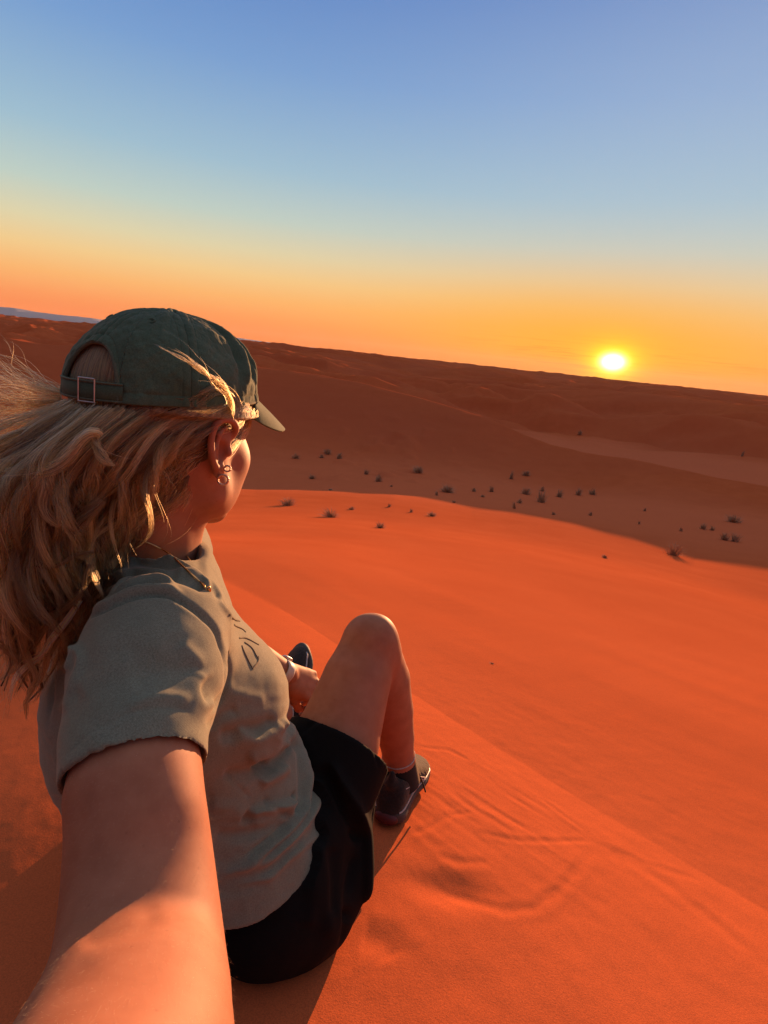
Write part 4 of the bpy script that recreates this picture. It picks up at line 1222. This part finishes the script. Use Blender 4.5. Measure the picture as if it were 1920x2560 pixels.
# jewellery ------------------------------------------------------------
th = np.linspace(0, 2 * math.pi, 60)
hd = unit(camv(.052, -.046, .045)); wc = WR_L - hd * .012
x = unit(np.cross(hd, camv(-.2, -.6, -.75))); y = np.cross(hd, x)
wv_, wf_ = [], []
rows = []
for o_, r_ in ((-.009, .0262), (-.009, .0282), (-.004, .0292), (.004, .0292), (.009, .0282), (.009, .0262)):
    rows.append(wc + hd * o_ + np.outer(np.cos(th[:-1]), x) * r_ * 1.08 + np.outer(np.sin(th[:-1]), y) * r_ * .92)
n_ = 59; v_ = np.concatenate(rows); k_ = len(rows)
f_ = [(a * n_ + j, a * n_ + (j + 1) % n_, ((a + 1) % k_) * n_ + (j + 1) % n_, ((a + 1) % k_) * n_ + j) for a in range(k_) for j in range(n_)]
watch = mesh_obj('watch', v_, np.array(f_), WHITE_RUBBER, person)
up_ = unit(camv(.3, .6, .75)); up_ = unit(up_ - hd * (up_ @ hd)); cr_ = np.cross(hd, up_)
gd = Field(wc - .06, wc + .06, .001); gd.mesh(*loft_mesh([(wc + up_ * (.0270 + z_), hd * s_, cr_ * s_ * .92) for z_, s_ in ((0, .010), (.003, .0125), (.006, .0125), (.0075, .009))], n=40, sub=4, power=3.5))
mesh_obj('watch_case', *gd.out(1), METAL, watch)

lobe = H(-.002, .0765, -.004) + unit(hf * .75 + hs * .45) * -.003 + hu * -.028 + unit(hs * .8 - hf * .45) * .010
def hoop(c, r, rr, n=26, tw=0, axis=None):
    a = np.linspace(0, 2 * math.pi, n * 2); fw = unit(hf * .55 + hs * .75)
    pts = c + np.outer(np.cos(a), fw) * r + np.outer(np.sin(a), hu) * r
    rad = rr * (1 + .35 * np.abs(np.sin(a * 7)))
    return tube(pts, rad, 8)
mesh_obj('earring', *hoop(lobe - hu * .006 + hs * .004,   .0056, .0010), SILVER, person)['label'] = 'larger twisted hoop earring in the right ear lobe'
mesh_obj('earring', *hoop(lobe + hu * .0065 + hs * .006 + hf * .004, .0032, .0009), SILVER, person)['label'] = 'small hoop earring above the larger hoop'
# necklace: fine chain round the neck, down to a small pendant
allp = np.vstack([tp, bv])
def lay(px_, py_):
    px, py, d = proj(allp); m = np.hypot(px - px_, py - py_) < 6
    if not m.any(): m = np.hypot(px - px_, py - py_) < 14
    i_ = np.nonzero(m)[0]; dm = d[i_].min(); i_ = i_[d[i_] < dm + .008]
    return allp[i_].mean(0) - unit(allp[i_].mean(0) - CAM) * .0022
front = [lay(*q_) for q_ in smooth_line([(318, 1338), (352, 1350), (392, 1366), (430, 1390), (462, 1420), (490, 1446), (512, 1462)], 5)]
front = np.array(front)
for _ in range(4): front[1:-1] = (front[:-2] + 2 * front[1:-1] + front[2:]) / 4
# on round the far side of the neck
c0, A0, B0 = TR[0]; far_ = [c0 + A0 * .86 * math.cos(a) + B0 * .86 * math.sin(a) + ZUP * .006 for a in np.linspace(-.35, -2.6, 14)]
nk = crom(np.vstack([front[::3], np.array(far_)[1:], front[:1]]), 10)
mesh_obj('necklace', *tube(nk, .00075 * (1 + .45 * (np.arange(len(nk)) % 2)), 6), GOLD, person)
pd_ = lay(522, 1474)
neck_ = [o_ for o_ in person.children if o_.name == 'necklace'][0]
mesh_obj('pendant', *ellmesh(pd_, (hf, hs, hu), (.0022, .0022, .0045), 14, 8), GOLD, neck_)
# nails
def nail(p_, dr, n0, w_):
    sd_ = unit(np.cross(dr, n0)); return ellmesh(p_ - n0 * w_ * .75 + dr * .002, (dr, sd_, n0), (.0058, w_ * .72, .0016), 14, 8)
nl_ = [nail(a, b, c * -1, d) for a, b, c, d in NAILS_L]
PAINT = plain('nail', (0.62, 0.36, 0.30), 0.25)
for nm_ in nl_: mesh_obj('fingernail', *nm_, PAINT, person)
# ------------------------------------------------------------------ hair
OB = Field((-.60, .10, .15), (.20, .95, 1.0), .004)
OB.a[:] = 0.03
def obst(v, f, grow):
    f = np.vstack([f[:, [0, 1, 2]], f[:, [0, 2, 3]]])
    OB.mesh(v, f, 0, 'add', grow)
_hb = bv[:, 2] > .35
obst(tp, tq, .0); 
OB.ell(H(-.010, 0, .040), HAX, (.098, .078, .086), 0)
OB.ell(H(.02, 0, -.018), HAX, (.066, .062, .080), .02)
OB.cone(H(-.020, 0, -.045), P(378, 1440, .67), .051, .050, 0)
OBc = Field((-.60, .10, .15), (.20, .95, 1.0), .004); OBc.a[:] = .03
OBc.ell(H(0.001, 0, .040), HAX, (.1155, .0925, .097), 0)
def push(p, F_, gap):
    """lift points lying inside the body out to its surface"""
    sh = p.shape; p = p.reshape(-1, 3)
    for _ in range(3):
        d = sample(F_, p); m = d < gap
        if not m.any(): break
        q = p[m]; e = .004
        g = np.stack([sample(F_, q + np.eye(3)[i] * e) - sample(F_, q - np.eye(3)[i] * e) for i in range(3)], 1)
        g /= np.linalg.norm(g, axis=1)[:, None] + 1e-9
        p[m] = q + g * (gap[m] - d[m] if isinstance(gap, np.ndarray) else gap - d[m])[:, None]
    return p.reshape(sh)

def resamp(pts, n):
    p = crom(np.array(pts, float), 8); L = np.concatenate([[0], np.cumsum(np.linalg.norm(np.diff(p, axis=0), axis=1))])
    t = np.linspace(0, L[-1], n); return np.stack([np.interp(t, L, p[:, i]) for i in range(3)], 1)
NP = 30
def GD(*a): return resamp([P(*q) for q in a], NP)
# the sweep of the hair from the brow (0) round to the back (8), blown to the left
SWEEP = [
 GD((592, 1022, .612), (575, 1058, .598), (528, 1068, .585), (470, 1098, .572), (425, 1160, .565), (392, 1225, .562), (350, 1285, .560), (318, 1335, .560), (300, 1390, .565), (262, 1440, .568)),
 GD((575, 1018, .607), (548, 1050, .588), (490, 1072, .570), (420, 1112, .555), (365, 1180, .548), (318, 1260, .545), (275, 1340, .548), (235, 1420, .555), (205, 1490, .56), (190, 1560, .56)),
 GD((530, 1022, .588), (480, 1045, .570), (410, 1085, .553), (340, 1140, .540), (275, 1215, .535), (225, 1300, .535), (190, 1390, .540), (165, 1480, .548), (150, 1570, .552), (140, 1660, .555)),
 GD((460, 1026, .560), (410, 1050, .545), (345, 1095, .530), (270, 1160, .520), (205, 1245, .518), (160, 1340, .522), (130, 1440, .530), (112, 1550, .540), (100, 1660, .548), (90, 1750, .553)),
 GD((380, 1030, .535), (330, 1062, .522), (265, 1115, .510), (195, 1190, .505), (135, 1280, .505), (92, 1380, .512), (65, 1490, .522), (50, 1600, .535), (40, 1700, .545), (20, 1790, .553)),
 GD((310, 1030, .515), (268, 1070, .506), (210, 1130, .498), (140, 1210, .495), (80, 1300, .497), (35, 1400, .505), (10, 1510, .517), (-10, 1620, .53), (-30, 1720, .54)),
 GD((250, 1030, .508), (208, 1070, .500), (150, 1125, .494), (80, 1195, .492), (15, 1280, .495), (-35, 1380, .505), (-70, 1490, .517), (-100, 1600, .53)),
 GD((205, 1026, .512), (165, 1058, .506), (105, 1105, .502), (30, 1165, .502), (-45, 1240, .507), (-110, 1330, .515), (-160, 1430, .525)),
 GD((178, 1012, .525), (130, 1035, .522), (60, 1070, .525), (-25, 1115, .53), (-120, 1170, .54), (-210, 1240, .55)),
]
FAR = [  # the far side of the mane and the thin strands that fly level
 GD((172, 985, .545), (110, 965, .555), (40, 940, .57), (-40, 915, .59), (-130, 900, .61)),
 GD((175, 1000, .55), (110, 1000, .56), (30, 995, .575), (-60, 985, .60), (-150, 985, .62)),
 GD((185, 1020, .56), (120, 1050, .57), (40, 1080, .585), (-50, 1110, .605), (-150, 1150, .63)),
 GD((200, 1040, .57), (150, 1110, .58), (80, 1180, .595), (0, 1240, .61), (-100, 1300, .63)),
 GD((230, 1060, .585), (190, 1160, .60), (140, 1270, .61), (80, 1380, .62), (10, 1480, .63), (-60, 1580, .64)),
 GD((300, 1080, .60), (270, 1180, .615), (225, 1300, .62), (180, 1420, .62), (140, 1540, .61), (110, 1660, .60)),
]
def between(S, g):
    g = min(max(g, 0), len(S) - 1.0001); i = int(g); f = g - i
    return S[i] * (1 - f) + S[i + 1] * f
t_ = np.linspace(0, 1, NP)
CL = []      # (guide, radius along, strands, thickness)
def wavy(c, amp, wl, ph, t0=.12):
    L = np.linalg.norm(np.diff(c, axis=0), axis=1).sum(); T = unit_rows(np.gradient(c, axis=0))
    v = camv(0, 0, 1); x = np.cross(T, v); x /= np.linalg.norm(x, axis=1)[:, None] + 1e-9; y = np.cross(T, x)
    env = sstep(t0, .75, t_) * amp; a = 2 * math.pi * L * t_ / wl + ph
    return c + x * (env * np.sin(a))[:, None] + y * (env * .8 * np.cos(a))[:, None]
def unit_rows(a): return a / (np.linalg.norm(a, axis=1)[:, None] + 1e-9)
def cut(c, f):
    k = np.linspace(0, (NP - 1) * f, NP); i = np.minimum(k.astype(int), NP - 2); r = k - i
    return c[i] * (1 - r[:, None]) + c[i + 1] * r[:, None]
hr = np.random.default_rng(21)
def clump(c, rad, n, amp=.008, wl=.10, layer=0.0, spread=1.0, thick=.00021, low=.0):
    v0 = FWD
    c = c + v0 * layer
    c = wavy(c, amp, wl * hr.uniform(.8, 1.25), hr.uniform(0, 6.28))
    prof = rad * (0.75 + .5 * np.sin(t_ * math.pi) - .55 * t_ ** 3)
    CL.append((c, prof, n, thick, spread))
# inner layers, then outer
for i in range(165):
    g = hr.uniform(.3, 8.0); lay = abs(hr.normal(0, .018)) + hr.choice([0, .015, .03])
    c = between(SWEEP, g); c = cut(c, hr.uniform(.55, 1.05) if g > .8 else hr.uniform(.5, .8))
    c = c + camv(hr.normal(0, .004), hr.normal(0, .004), 0) * (0.4 + 2.0 * t_[:, None])
    clump(c, hr.uniform(.006, .014), 85, hr.uniform(.003, .013), .14, lay)
for i in range(85):
    g = hr.uniform(0.8, 8.0); c = between(SWEEP, g); c = cut(c, hr.uniform(.6, 1.0))
    c = c + camv(hr.normal(0, .007), hr.normal(0, .007), -.006) * (0.3 + 2.2 * t_[:, None])
    clump(c, hr.uniform(.002, .0055), 34, hr.uniform(.007, .022), .14, -.004)
for i in range(75):
    g = hr.uniform(0, 5.0); c = between(FAR, g); c = cut(c, hr.uniform(.6, 1.0))
    c = c + camv(hr.normal(0, .006), hr.normal(0, .006), hr.normal(0, .006)) * (0.3 + 2.2 * t_[:, None])
    clump(c, hr.uniform(.004, .011), 34 if g > 1.9 else 7, hr.uniform(.002, .009), .13, 0, 2.0, .00021 if g > 1.9 else .00015)
# named locks seen in the photograph
def lock(pts, rad, n, amp=.002, thick=.00022): clump(GD(*pts), rad, n, amp, .09, 0, 1.0, thick)
lock([(250, 1088, .488), (232, 1080, .482), (205, 1098, .480), (178, 1135, .480), (135, 1170, .480), (80, 1182, .482), (20, 1178, .484), (-40, 1165, .49)], .0050, 110, .0)
lock([(236, 1092, .486), (245, 1120, .484), (262, 1150, .484), (290, 1165, .49)], .0040, 60, .0)
lock([(135, 1175, .482), (118, 1215, .482), (112, 1260, .484), (125, 1295, .486), (150, 1310, .49), (165, 1285, .492)], .0045, 80, .0)
lock([(150, 1160, .486), (128, 1200, .484), (140, 1240, .486), (160, 1270, .488), (168, 1310, .49), (160, 1345, .492)], .0045, 80, .0)
lock([(255, 1250, .50), (215, 1290, .498), (185, 1330, .498), (185, 1365, .50), (205, 1390, .505), (235, 1380, .51)], .0060, 90, .0)
lock([(235, 1380, .503), (190, 1388, .50), (140, 1415, .498), (100, 1412, .498), (75, 1408, .50), (85, 1450, .50), (112, 1498, .505)], .0020, 40, .0)
lock([(225, 1410, .51), (215, 1440, .51), (205, 1480, .512), (160, 1520, .515), (100, 1545, .517), (45, 1540, .518), (30, 1510, .52)], .0022, 45, .0)
lock([(230, 1440, .515), (190, 1490, .515), (130, 1550, .518), (90, 1600, .52), (55, 1650, .525)], .0025, 40, .002)
lock([(200, 1500, .52), (160, 1560, .522), (110, 1620, .527), (60, 1680, .53), (20, 1760, .535)], .003, 40, .004)
lock([(130, 1560, .53), (120, 1620, .53), (108, 1690, .535), (70, 1750, .54), (60, 1800, .545)], .003, 40, .003)
lock([(60, 1480, .51), (50, 1560, .515), (60, 1640, .52), (95, 1700, .525), (70, 1760, .53)], .003, 50, .003)
lock([(30, 1380, .50), (12, 1450, .505), (25, 1540, .51), (10, 1620, .515)], .004, 60, .003)
for i in range(7):       # the lit curl on the shoulder
    q = hr.normal(0, 7, 2)
    lock([(372 + q[0], 1262, .575), (322 + q[0], 1318 + q[1], .572), (292 + q[0], 1352 + q[1], .570), (276 + q[1], 1392, .566), (262 + q[0], 1425 + q[1], .566), (225, 1450 + q[1], .566)], .0055, 60, .003)
# wisps swept up over the side of the cap
WISPS = []
for i in range(7):
    q = hr.normal(0, 6, 4)
    WISPS.append(GD((580 + q[1], 1040 + q[0] * 2, .592), (572 + q[1], 992, .560), (540 + q[1], 955 + q[2], .530), (500 + q[2], 925 + q[1], .512), (462, 897 + q[3], .502), (415, 872 + q[3], .498), (362 - 10 * i % 40, 848 + q[3] * 1.3, .496)))
for w_ in WISPS: clump(cut(w_, hr.uniform(.5, 1)), .0015, 9, .001, .07, 0, 1.0, .00018)
for i in range(4):
    q = hr.normal(0, 9, 4)
    clump(GD((586 + q[2], 1036 + q[3], .603), (580 + q[0], 1002 + q[1], .585), (548 + q[0], 985 + q[1], .565), (505 + q[2], 990 + q[3], .55), (450 + q[2], 1010 + q[3], .54), (395, 1030 + q[1], .53)), .003, 12, .003, .06)
# strand cloud
pos = []; sizes = []; rads = []; tones = []; TONE = 1.0
def strands(c, prof, n, thick, spread):
    tone = float(np.exp(hr.normal(-.05, .62))) * (.5 if spread > 1.5 else 1)
    T = unit_rows(np.gradient(c, axis=0)); v = unit(np.array([.3, .2, .9]))
    x = unit_rows(np.cross(T, v)); y = np.cross(T, x)
    r = np.sqrt(hr.uniform(0, 1, n)); a = hr.uniform(0, 6.28, n); tw = hr.uniform(-1.2, 1.2)
    for k in range(n):
        aa = a[k] + tw * t_ * 2 + .35 * np.sin(t_ * hr.uniform(2, 9) + hr.uniform(0, 6))
        rr = r[k] * prof * (1 + .25 * np.sin(t_ * hr.uniform(3, 12) + hr.uniform(0, 6)))
        p = c + x * (rr * np.cos(aa))[:, None] + y * (rr * np.sin(aa))[:, None]
        if hr.uniform() < .05:     # a stray that leaves its lock
            s_ = sstep(hr.uniform(.1, .6), 1.1, t_)[:, None]; p = p + hr.normal(0, .012, 3) * s_
        e = hr.uniform(.86, 1.0)
        tones.append(tone); pos.append(cut(p, e)); rads.append(thick * hr.uniform(.7, 1.25) * (1 - .75 * t_ ** 4))
def scalp(n):
    """hair lying on the back of the head, seen through the opening"""
    for k in range(n):
        ph = hr.uniform(-.52, .52); w = .35 * math.sin(ph * 9 + hr.uniform(-.6, .6)) * .3
        th = math.pi + ph + w * .12 * t_
        el = np.linspace(.80, -.25, NP)
        r_ = .985 + hr.uniform(0, .022)
        f = -.010 + np.cos(th) * np.cos(el) * .1005 * r_; s = np.sin(th) * np.cos(el) * .081 * r_
        s = s + .004 * np.sin(el * 5 + ph * 30) * .5; u = .040 + np.sin(el) * .088 * r_
        pos.append(HO + np.outer(f, hf) + np.outer(s, hs) + np.outer(u, hu)); rads.append(.00022 * (1 - .4 * t_))
for c in CL: strands(*c)
scalp(2600)
tones += [float(np.exp(hr.normal(0, .35))) for _ in range(2600 + 680)]
for i in range(420):      # loose flyaways
    g = hr.uniform(.5, 8); c = cut(between(SWEEP, g), hr.uniform(.3, 1.0))
    c = c + hr.normal(0, .010, 3) * sstep(0, 1, t_)[:, None] * 1.6 + hr.normal(0, .004, 3)
    pos.append(wavy(c - FWD * hr.uniform(0, .010), .004, .07, hr.uniform(0, 6))); rads.append(.00013 * (1 - .6 * t_))
for i in range(260):
    g = hr.uniform(0, 3.2); c = cut(between(FAR, g), hr.uniform(.5, 1.05))
    c = c + hr.normal(0, .010, 3) * sstep(0, 1, t_)[:, None] * 1.3 + camv(0, hr.normal(0, .004), 0)
    pos.append(wavy(c, .005, .09, hr.uniform(0, 6))); rads.append(.00016 * (1 - .6 * t_))
NS = len(pos); tones_len = len(tones)
NS = len(pos); pos = np.array(pos); rads = np.array(rads)
gap = .0015 + .006 * hr.uniform(0, 1, NS); gap[-680 - 2600:-680] *= .45
gap = np.broadcast_to(gap[:, None], pos.shape[:2]).reshape(-1).copy()
inner = np.arange(NS)
pos = push(pos, OB, gap)
# the cap: hair outside it only where it lies over it
upper = (pos.reshape(-1, 3) - HO) @ hu > .028
isw = np.zeros((NS, NP), bool)
capm = np.ones(NS, bool); capm[-680 - 2600:-680] = False
pc = pos[capm]; sh_ = pc.shape
pc = push(pc, OBc, np.full(sh_[0] * sh_[1], .0012)); up_m = (((pc - HO) @ hu) > .030)[..., None]
pos[capm] = np.where(up_m, pc, pos[capm])
hc = bpy.data.hair_curves.new('hair'); hc.add_curves([NP] * NS)
hc.points.foreach_set('position', pos.astype(np.float32).ravel())
ra = hc.attributes.get('radius') or hc.attributes.new('radius', 'FLOAT', 'POINT')
ra.data.foreach_set('value', rads.astype(np.float32).ravel())
ta = hc.attributes.new('tone', 'FLOAT', 'CURVE'); ta.data.foreach_set('value', np.array(tones, dtype=np.float32))
hm = bpy.data.materials.new('hair_strands'); hm.use_nodes = True; ht = NT(hm.node_tree); hm.node_tree.nodes.clear()
hi = ht.n('ShaderNodeHairInfo')
colr = ht.ramp(hi.outputs['Random'], [(0.0, (0.038, 0.022, 0.009)), (0.4, (0.120, 0.072, 0.027)), (0.8, (0.230, 0.140, 0.050)), (1.0, (0.33, 0.205, 0.080))])
tn_ = ht.n('ShaderNodeAttribute', attribute_name='tone').outputs['Fac']
colr = ht.n('ShaderNodeVectorMath', {0: colr, 3: tn_}, operation='SCALE').outputs[0]
hb = ht.n('ShaderNodeBsdfHairPrincipled', {'Color': colr, 'Roughness': 0.48, 'Radial Roughness': 0.45, 'Random Roughness': 0.3}, parametrization='COLOR')
ht.n('ShaderNodeOutputMaterial', {0: hb.outputs[0]})
hc.materials.append(hm)
person.data.clear_geometry() if 0 else None
hair = bpy.data.objects.new('hair', hc); COL.objects.link(hair); hair.parent = person
hair['label'] = 'long wavy light brown hair blown back by the wind'
# fuller locks under the loose strands
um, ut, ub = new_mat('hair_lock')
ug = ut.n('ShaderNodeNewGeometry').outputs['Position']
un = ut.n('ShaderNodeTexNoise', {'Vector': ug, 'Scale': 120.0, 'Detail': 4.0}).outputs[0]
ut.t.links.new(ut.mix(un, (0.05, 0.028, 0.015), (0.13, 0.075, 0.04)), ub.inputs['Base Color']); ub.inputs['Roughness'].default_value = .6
lk = []
_th = np.linspace(math.pi - 1.75, math.pi + 1.75, 60); _el = np.linspace(.75, -.95, 40)
_T, _E = np.meshgrid(_th, _el)
_v = HO + np.multiply.outer((-.010 + np.cos(_T) * np.cos(_E) * .0995).ravel(), hf) + np.multiply.outer((np.sin(_T) * np.cos(_E) * .0795).ravel(), hs) + np.multiply.outer((.040 + np.sin(_E) * .086).ravel(), hu)
_v = push(_v, OB, np.full(len(_v), .0016))
_i = np.arange(39)[:, None] * 60; _j = np.arange(59)[None, :]
lk.append((_v, np.stack([_i + _j, _i + _j + 1, _i + 60 + _j + 1, _i + 60 + _j], -1).reshape(-1, 4)))
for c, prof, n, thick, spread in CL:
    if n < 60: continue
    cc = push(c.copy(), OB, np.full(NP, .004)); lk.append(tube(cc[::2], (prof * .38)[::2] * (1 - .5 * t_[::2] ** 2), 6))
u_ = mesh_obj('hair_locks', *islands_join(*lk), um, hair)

# fine down on the near arm, lit from behind
nb_ = vnorm(bv, bq); _px, _py, _d = proj(bv)
cand = np.nonzero((_d > .12) & (_d < .47) & (_py > 1850) & (_px < 640) & (np.einsum('ij,ij->i', nb_, CAM - bv) > .03) & (bv[:, 2] > .2))[0]
if len(cand):
    sel = hr.choice(cand, 5200); base = bv[sel] + hr.normal(0, .0012, (5200, 3)); nn = nb_[sel]
    along = unit(ARMF[-1][0] - ARMF[3][0]); L_ = hr.uniform(.0018, .0042, 5200)
    dr_ = along + .55 * nn + hr.normal(0, .25, (5200, 3)); dr_ /= np.linalg.norm(dr_, axis=1)[:, None]
    k5 = np.linspace(0, 1, 5)[None, :, None]
    fz = base[:, None, :] - nn[:, None, :] * .0004 + dr_[:, None, :] * L_[:, None, None] * k5 + along[None, None, :] * (L_[:, None, None] * .35 * k5 ** 2)
    fh = bpy.data.hair_curves.new('arm_down'); fh.add_curves([5] * 5200); fh.points.foreach_set('position', fz.astype(np.float32).ravel())
    ra_ = fh.attributes.get('radius') or fh.attributes.new('radius', 'FLOAT', 'POINT')
    ra_.data.foreach_set('value', np.tile(0.000024 * (1 - .8 * np.linspace(0, 1, 5)), 5200).astype(np.float32))
    fm = bpy.data.materials.new('down'); fm.use_nodes = True; ft = NT(fm.node_tree); fm.node_tree.nodes.clear()
    fb = ft.n('ShaderNodeBsdfHairPrincipled', {'Color': (.42, .26, .14, 1), 'Roughness': .4}, parametrization='COLOR')
    ft.n('ShaderNodeOutputMaterial', {0: fb.outputs[0]}); fh.materials.append(fm)
    fo = bpy.data.objects.new('arm_hair', fh); COL.objects.link(fo); fo.parent = person
# ------------------------------------------------------------------ desert grass
gm, gt, gb = new_mat('dry_grass')
gp = gt.n('ShaderNodeNewGeometry').outputs['Position']
gn = gt.n('ShaderNodeTexNoise', {'Vector': gp, 'Scale': 9.0, 'Detail': 3.0}).outputs[0]
gt.t.links.new(gt.mix(gt.ramp(gn, [(.35, 0.), (.65, 1.)]), (0.36, 0.20, 0.11), (0.52, 0.32, 0.19)), gb.inputs['Base Color']); gb.inputs['Roughness'].default_value = .9
PR = np.random.default_rng(5)
PLANTS = [  # px, py of the foot, px width, px height, label
 (721, 1264, 60, 24, 'wide low dark tuft on lit sand right of her chin, leftmost lit one'),
 (827, 1293, 62, 26, 'broad pale-topped grass tuft on lit sand, right of the wide low dark one'),
 (878, 1274, 26, 10, 'small flat dark tuft on lit sand above and right of the broad pale-topped one'),
 (972, 1268, 15, 13, 'small round dark tuft on lit sand near the left part of the shadow edge'),
 (950, 1320, 42, 18, 'spiky tuft on lit sand, the lowest one left of the knee line'),
 (1028, 1281, 16, 12, 'tiny upright sprig on lit sand between the round dark tuft and the thin pair'),
 (1080, 1290, 38, 12, 'thin trailing tuft on lit sand just under the shadow edge'),
 (1118, 1231, 60, 24, 'widest dark bush in the shade, just above the shadow edge in the middle'),
 (1092, 1239, 12, 14, 'small dark dot of grass left of the widest shaded bush'),
 (1298, 1258, 20, 16, 'dark tuft directly above the lowest shaded tuft at the valley edge'),
 (1287, 1272, 15, 20, 'lowest narrow tuft in the shade right at the shadow edge'),
 (1352, 1256, 38, 40, 'tallest feathery bush in the shaded valley'),
 (1396, 1243, 28, 26, 'pointed tuft right of the tallest feathery bush'),
 (1445, 1238, 26, 24, 'pointed tuft second right of the tallest feathery bush'),
 (1481, 1237, 28, 22, 'rightmost of the three pointed tufts in the row'),
 (1314, 1236, 38, 22, 'squat dark tuft left of and above the tallest feathery bush'),
 (1354, 1228, 18, 18, 'small tuft just behind the tallest feathery bush'),
 (1277, 1198, 18, 26, 'narrow upright tuft high in the middle of the shaded valley'),
 (1314, 1189, 34, 16, 'flat dark tuft right of the narrow upright one, high in the valley'),
 (1047, 1181, 44, 20, 'dark ragged tuft among the hummocks, left of the middle'),
 (947, 1204, 30, 22, 'pointed dark tuft on the left of the hummocks'),
 (915, 1186, 22, 18, 'small dark tuft up and left of the pointed one by the hummocks'),
 (847, 1147, 24, 20, 'rightmost of three tufts below the cap brim'),
 (819, 1135, 32, 16, 'highest of three tufts below the cap brim'),
 (804, 1145, 22, 12, 'middle small tuft of those below the cap brim'),
 (738, 1146, 30, 16, 'lone tuft left of the three below the cap brim'),
 (779, 1197, 30, 14, 'faint tuft on the pale shaded slope right of her cheek'),
 (1184, 1229, 18, 14, 'faint small tuft right of the widest shaded bush'),
 (1230, 1230, 22, 18, 'small pointed tuft midway between widest and tallest bush'),
 (1207, 1243, 18, 8, 'very low tuft under the small pointed one in the valley'),
 (1136, 1257, 16, 8, 'tiny low tuft under the widest shaded bush'),
 (1383, 1287, 18, 10, 'tiny low tuft at the shadow edge below the pointed row'),
 (1476, 1289, 16, 12, 'tiny dark tuft alone below the right end of the pointed row'),
 (1612, 1278, 12, 12, 'small dark dot of grass alone on the right valley floor'),
 (1597, 1311, 10, 12, 'thin sprig on the right near the shadow edge'),
 (1701, 1328, 14, 12, 'small round tuft left of the twin pair of tufts at right'),
 (1757, 1323, 22, 20, 'left one of two small pointed tufts near the right edge'),
 (1781, 1326, 20, 14, 'right one of two small pointed tufts near the right edge'),
 (1834, 1306, 54, 26, 'broad dark bush farthest right in the shade'),
 (1811, 1350, 36, 26, 'left one of two round bushes touching at the right shadow edge'),
 (1836, 1354, 36, 30, 'right one of two round bushes touching at the right shadow edge'),
 (1682, 1388, 62, 42, 'largest spiky grass tuft, alone on the lit sand at right'),
 (1512, 1395, 22, 9, 'small dark twig clump on lit sand left of the largest tuft'),
 (825, 1226, 22, 6, 'flat sprig in the shade above the broad pale-topped tuft'),
 (979, 1217, 10, 8, 'tiny sprig below and right of the pointed dark tuft'),
 (1449, 1088, 20, 16, 'dark bush on the far pale flat between the dune crests'),
 (1854, 1141, 10, 18, 'single upright bush on the far crest near the right edge'),
 (1230, 1660, 18, 5, 'tiny dry twig lying on the big lit slope'),
]
def tuft(px, py, w, h, label):
    base = hit(px, py, 1.6, 300)
    d = float((base - CAM) @ FWD); W_ = w / F_PX * d; H_ = h / F_PX * d * 1.05
    n = int(np.clip(26 + 4.2 * w, 34, 300)); v = []; f = []
    wid = max(.004 * d / 14, .35 / 540 * d * .75)          # stems thick enough to hold together at this distance
    wid = min(wid * 1.5, W_ * .09)
    lean = PR.normal(0, .15)
    for i in range(n):
        a = PR.uniform(0, 6.28); rr = abs(PR.normal(0, .33)); rr = min(rr, 1)
        p0 = np.array([math.cos(a), math.sin(a), 0]) * W_ * .34 * rr
        out = np.array([math.cos(a), math.sin(a), 0]) * W_ * (.08 + .36 * PR.uniform(0, 1) ** 1.4) + np.array([lean * H_, 0, 0])
        hh = H_ * PR.uniform(.12, 1.0) ** 1.7 * (1 - .6 * rr)
        p1 = p0 + out * .45 + ZUP * hh * .7; p2 = p0 + out + ZUP * hh
        b_ = PR.uniform(0, 6.28); sd = np.array([math.cos(b_), math.sin(b_), 0]) * wid * .5
        k = len(v); v += [p0 - sd, p0 + sd, p1 - sd * .8, p1 + sd * .8, p2]
        f += [(k, k + 1, k + 3, k + 2), (k + 2, k + 3, k + 4)]
    # little mound of caught sand is part of the ground; the tuft sits on it
    v = np.array(v)
    o = mesh_obj('grass_tuft', v, f, gm, None, False)
    o.location = Vector(tuple(base - ZUP * .01 * H_))
    tag(o, label, 'grass tuft', 'desert grass tufts')
for p_ in PLANTS: tuft(*p_)
# ------------------------------------------------------------------ desert air
hv = [(x, y, z) for z in (-45.0, 230.0) for y in (-12500.0, 12500.0) for x in (-12500.0, 12500.0)]
hfc = [(0, 2, 3, 1), (4, 5, 7, 6), (0, 1, 5, 4), (2, 6, 7, 3), (0, 4, 6, 2), (1, 3, 7, 5)]
vm = bpy.data.materials.new('haze_air'); vm.use_nodes = True; vt = NT(vm.node_tree); vm.node_tree.nodes.clear()
pv = vt.n('ShaderNodeVolumePrincipled', {'Color': (0.80, 0.82, 0.86, 1), 'Density': 0.000011, 'Anisotropy': 0.35})
vt.n('ShaderNodeOutputMaterial', {'Volume': pv.outputs[0]})
hz = mesh_obj('haze', hv, hfc, vm, None, False)
tag(hz, 'thin dusty evening air over the dunes', 'haze', kind='stuff')
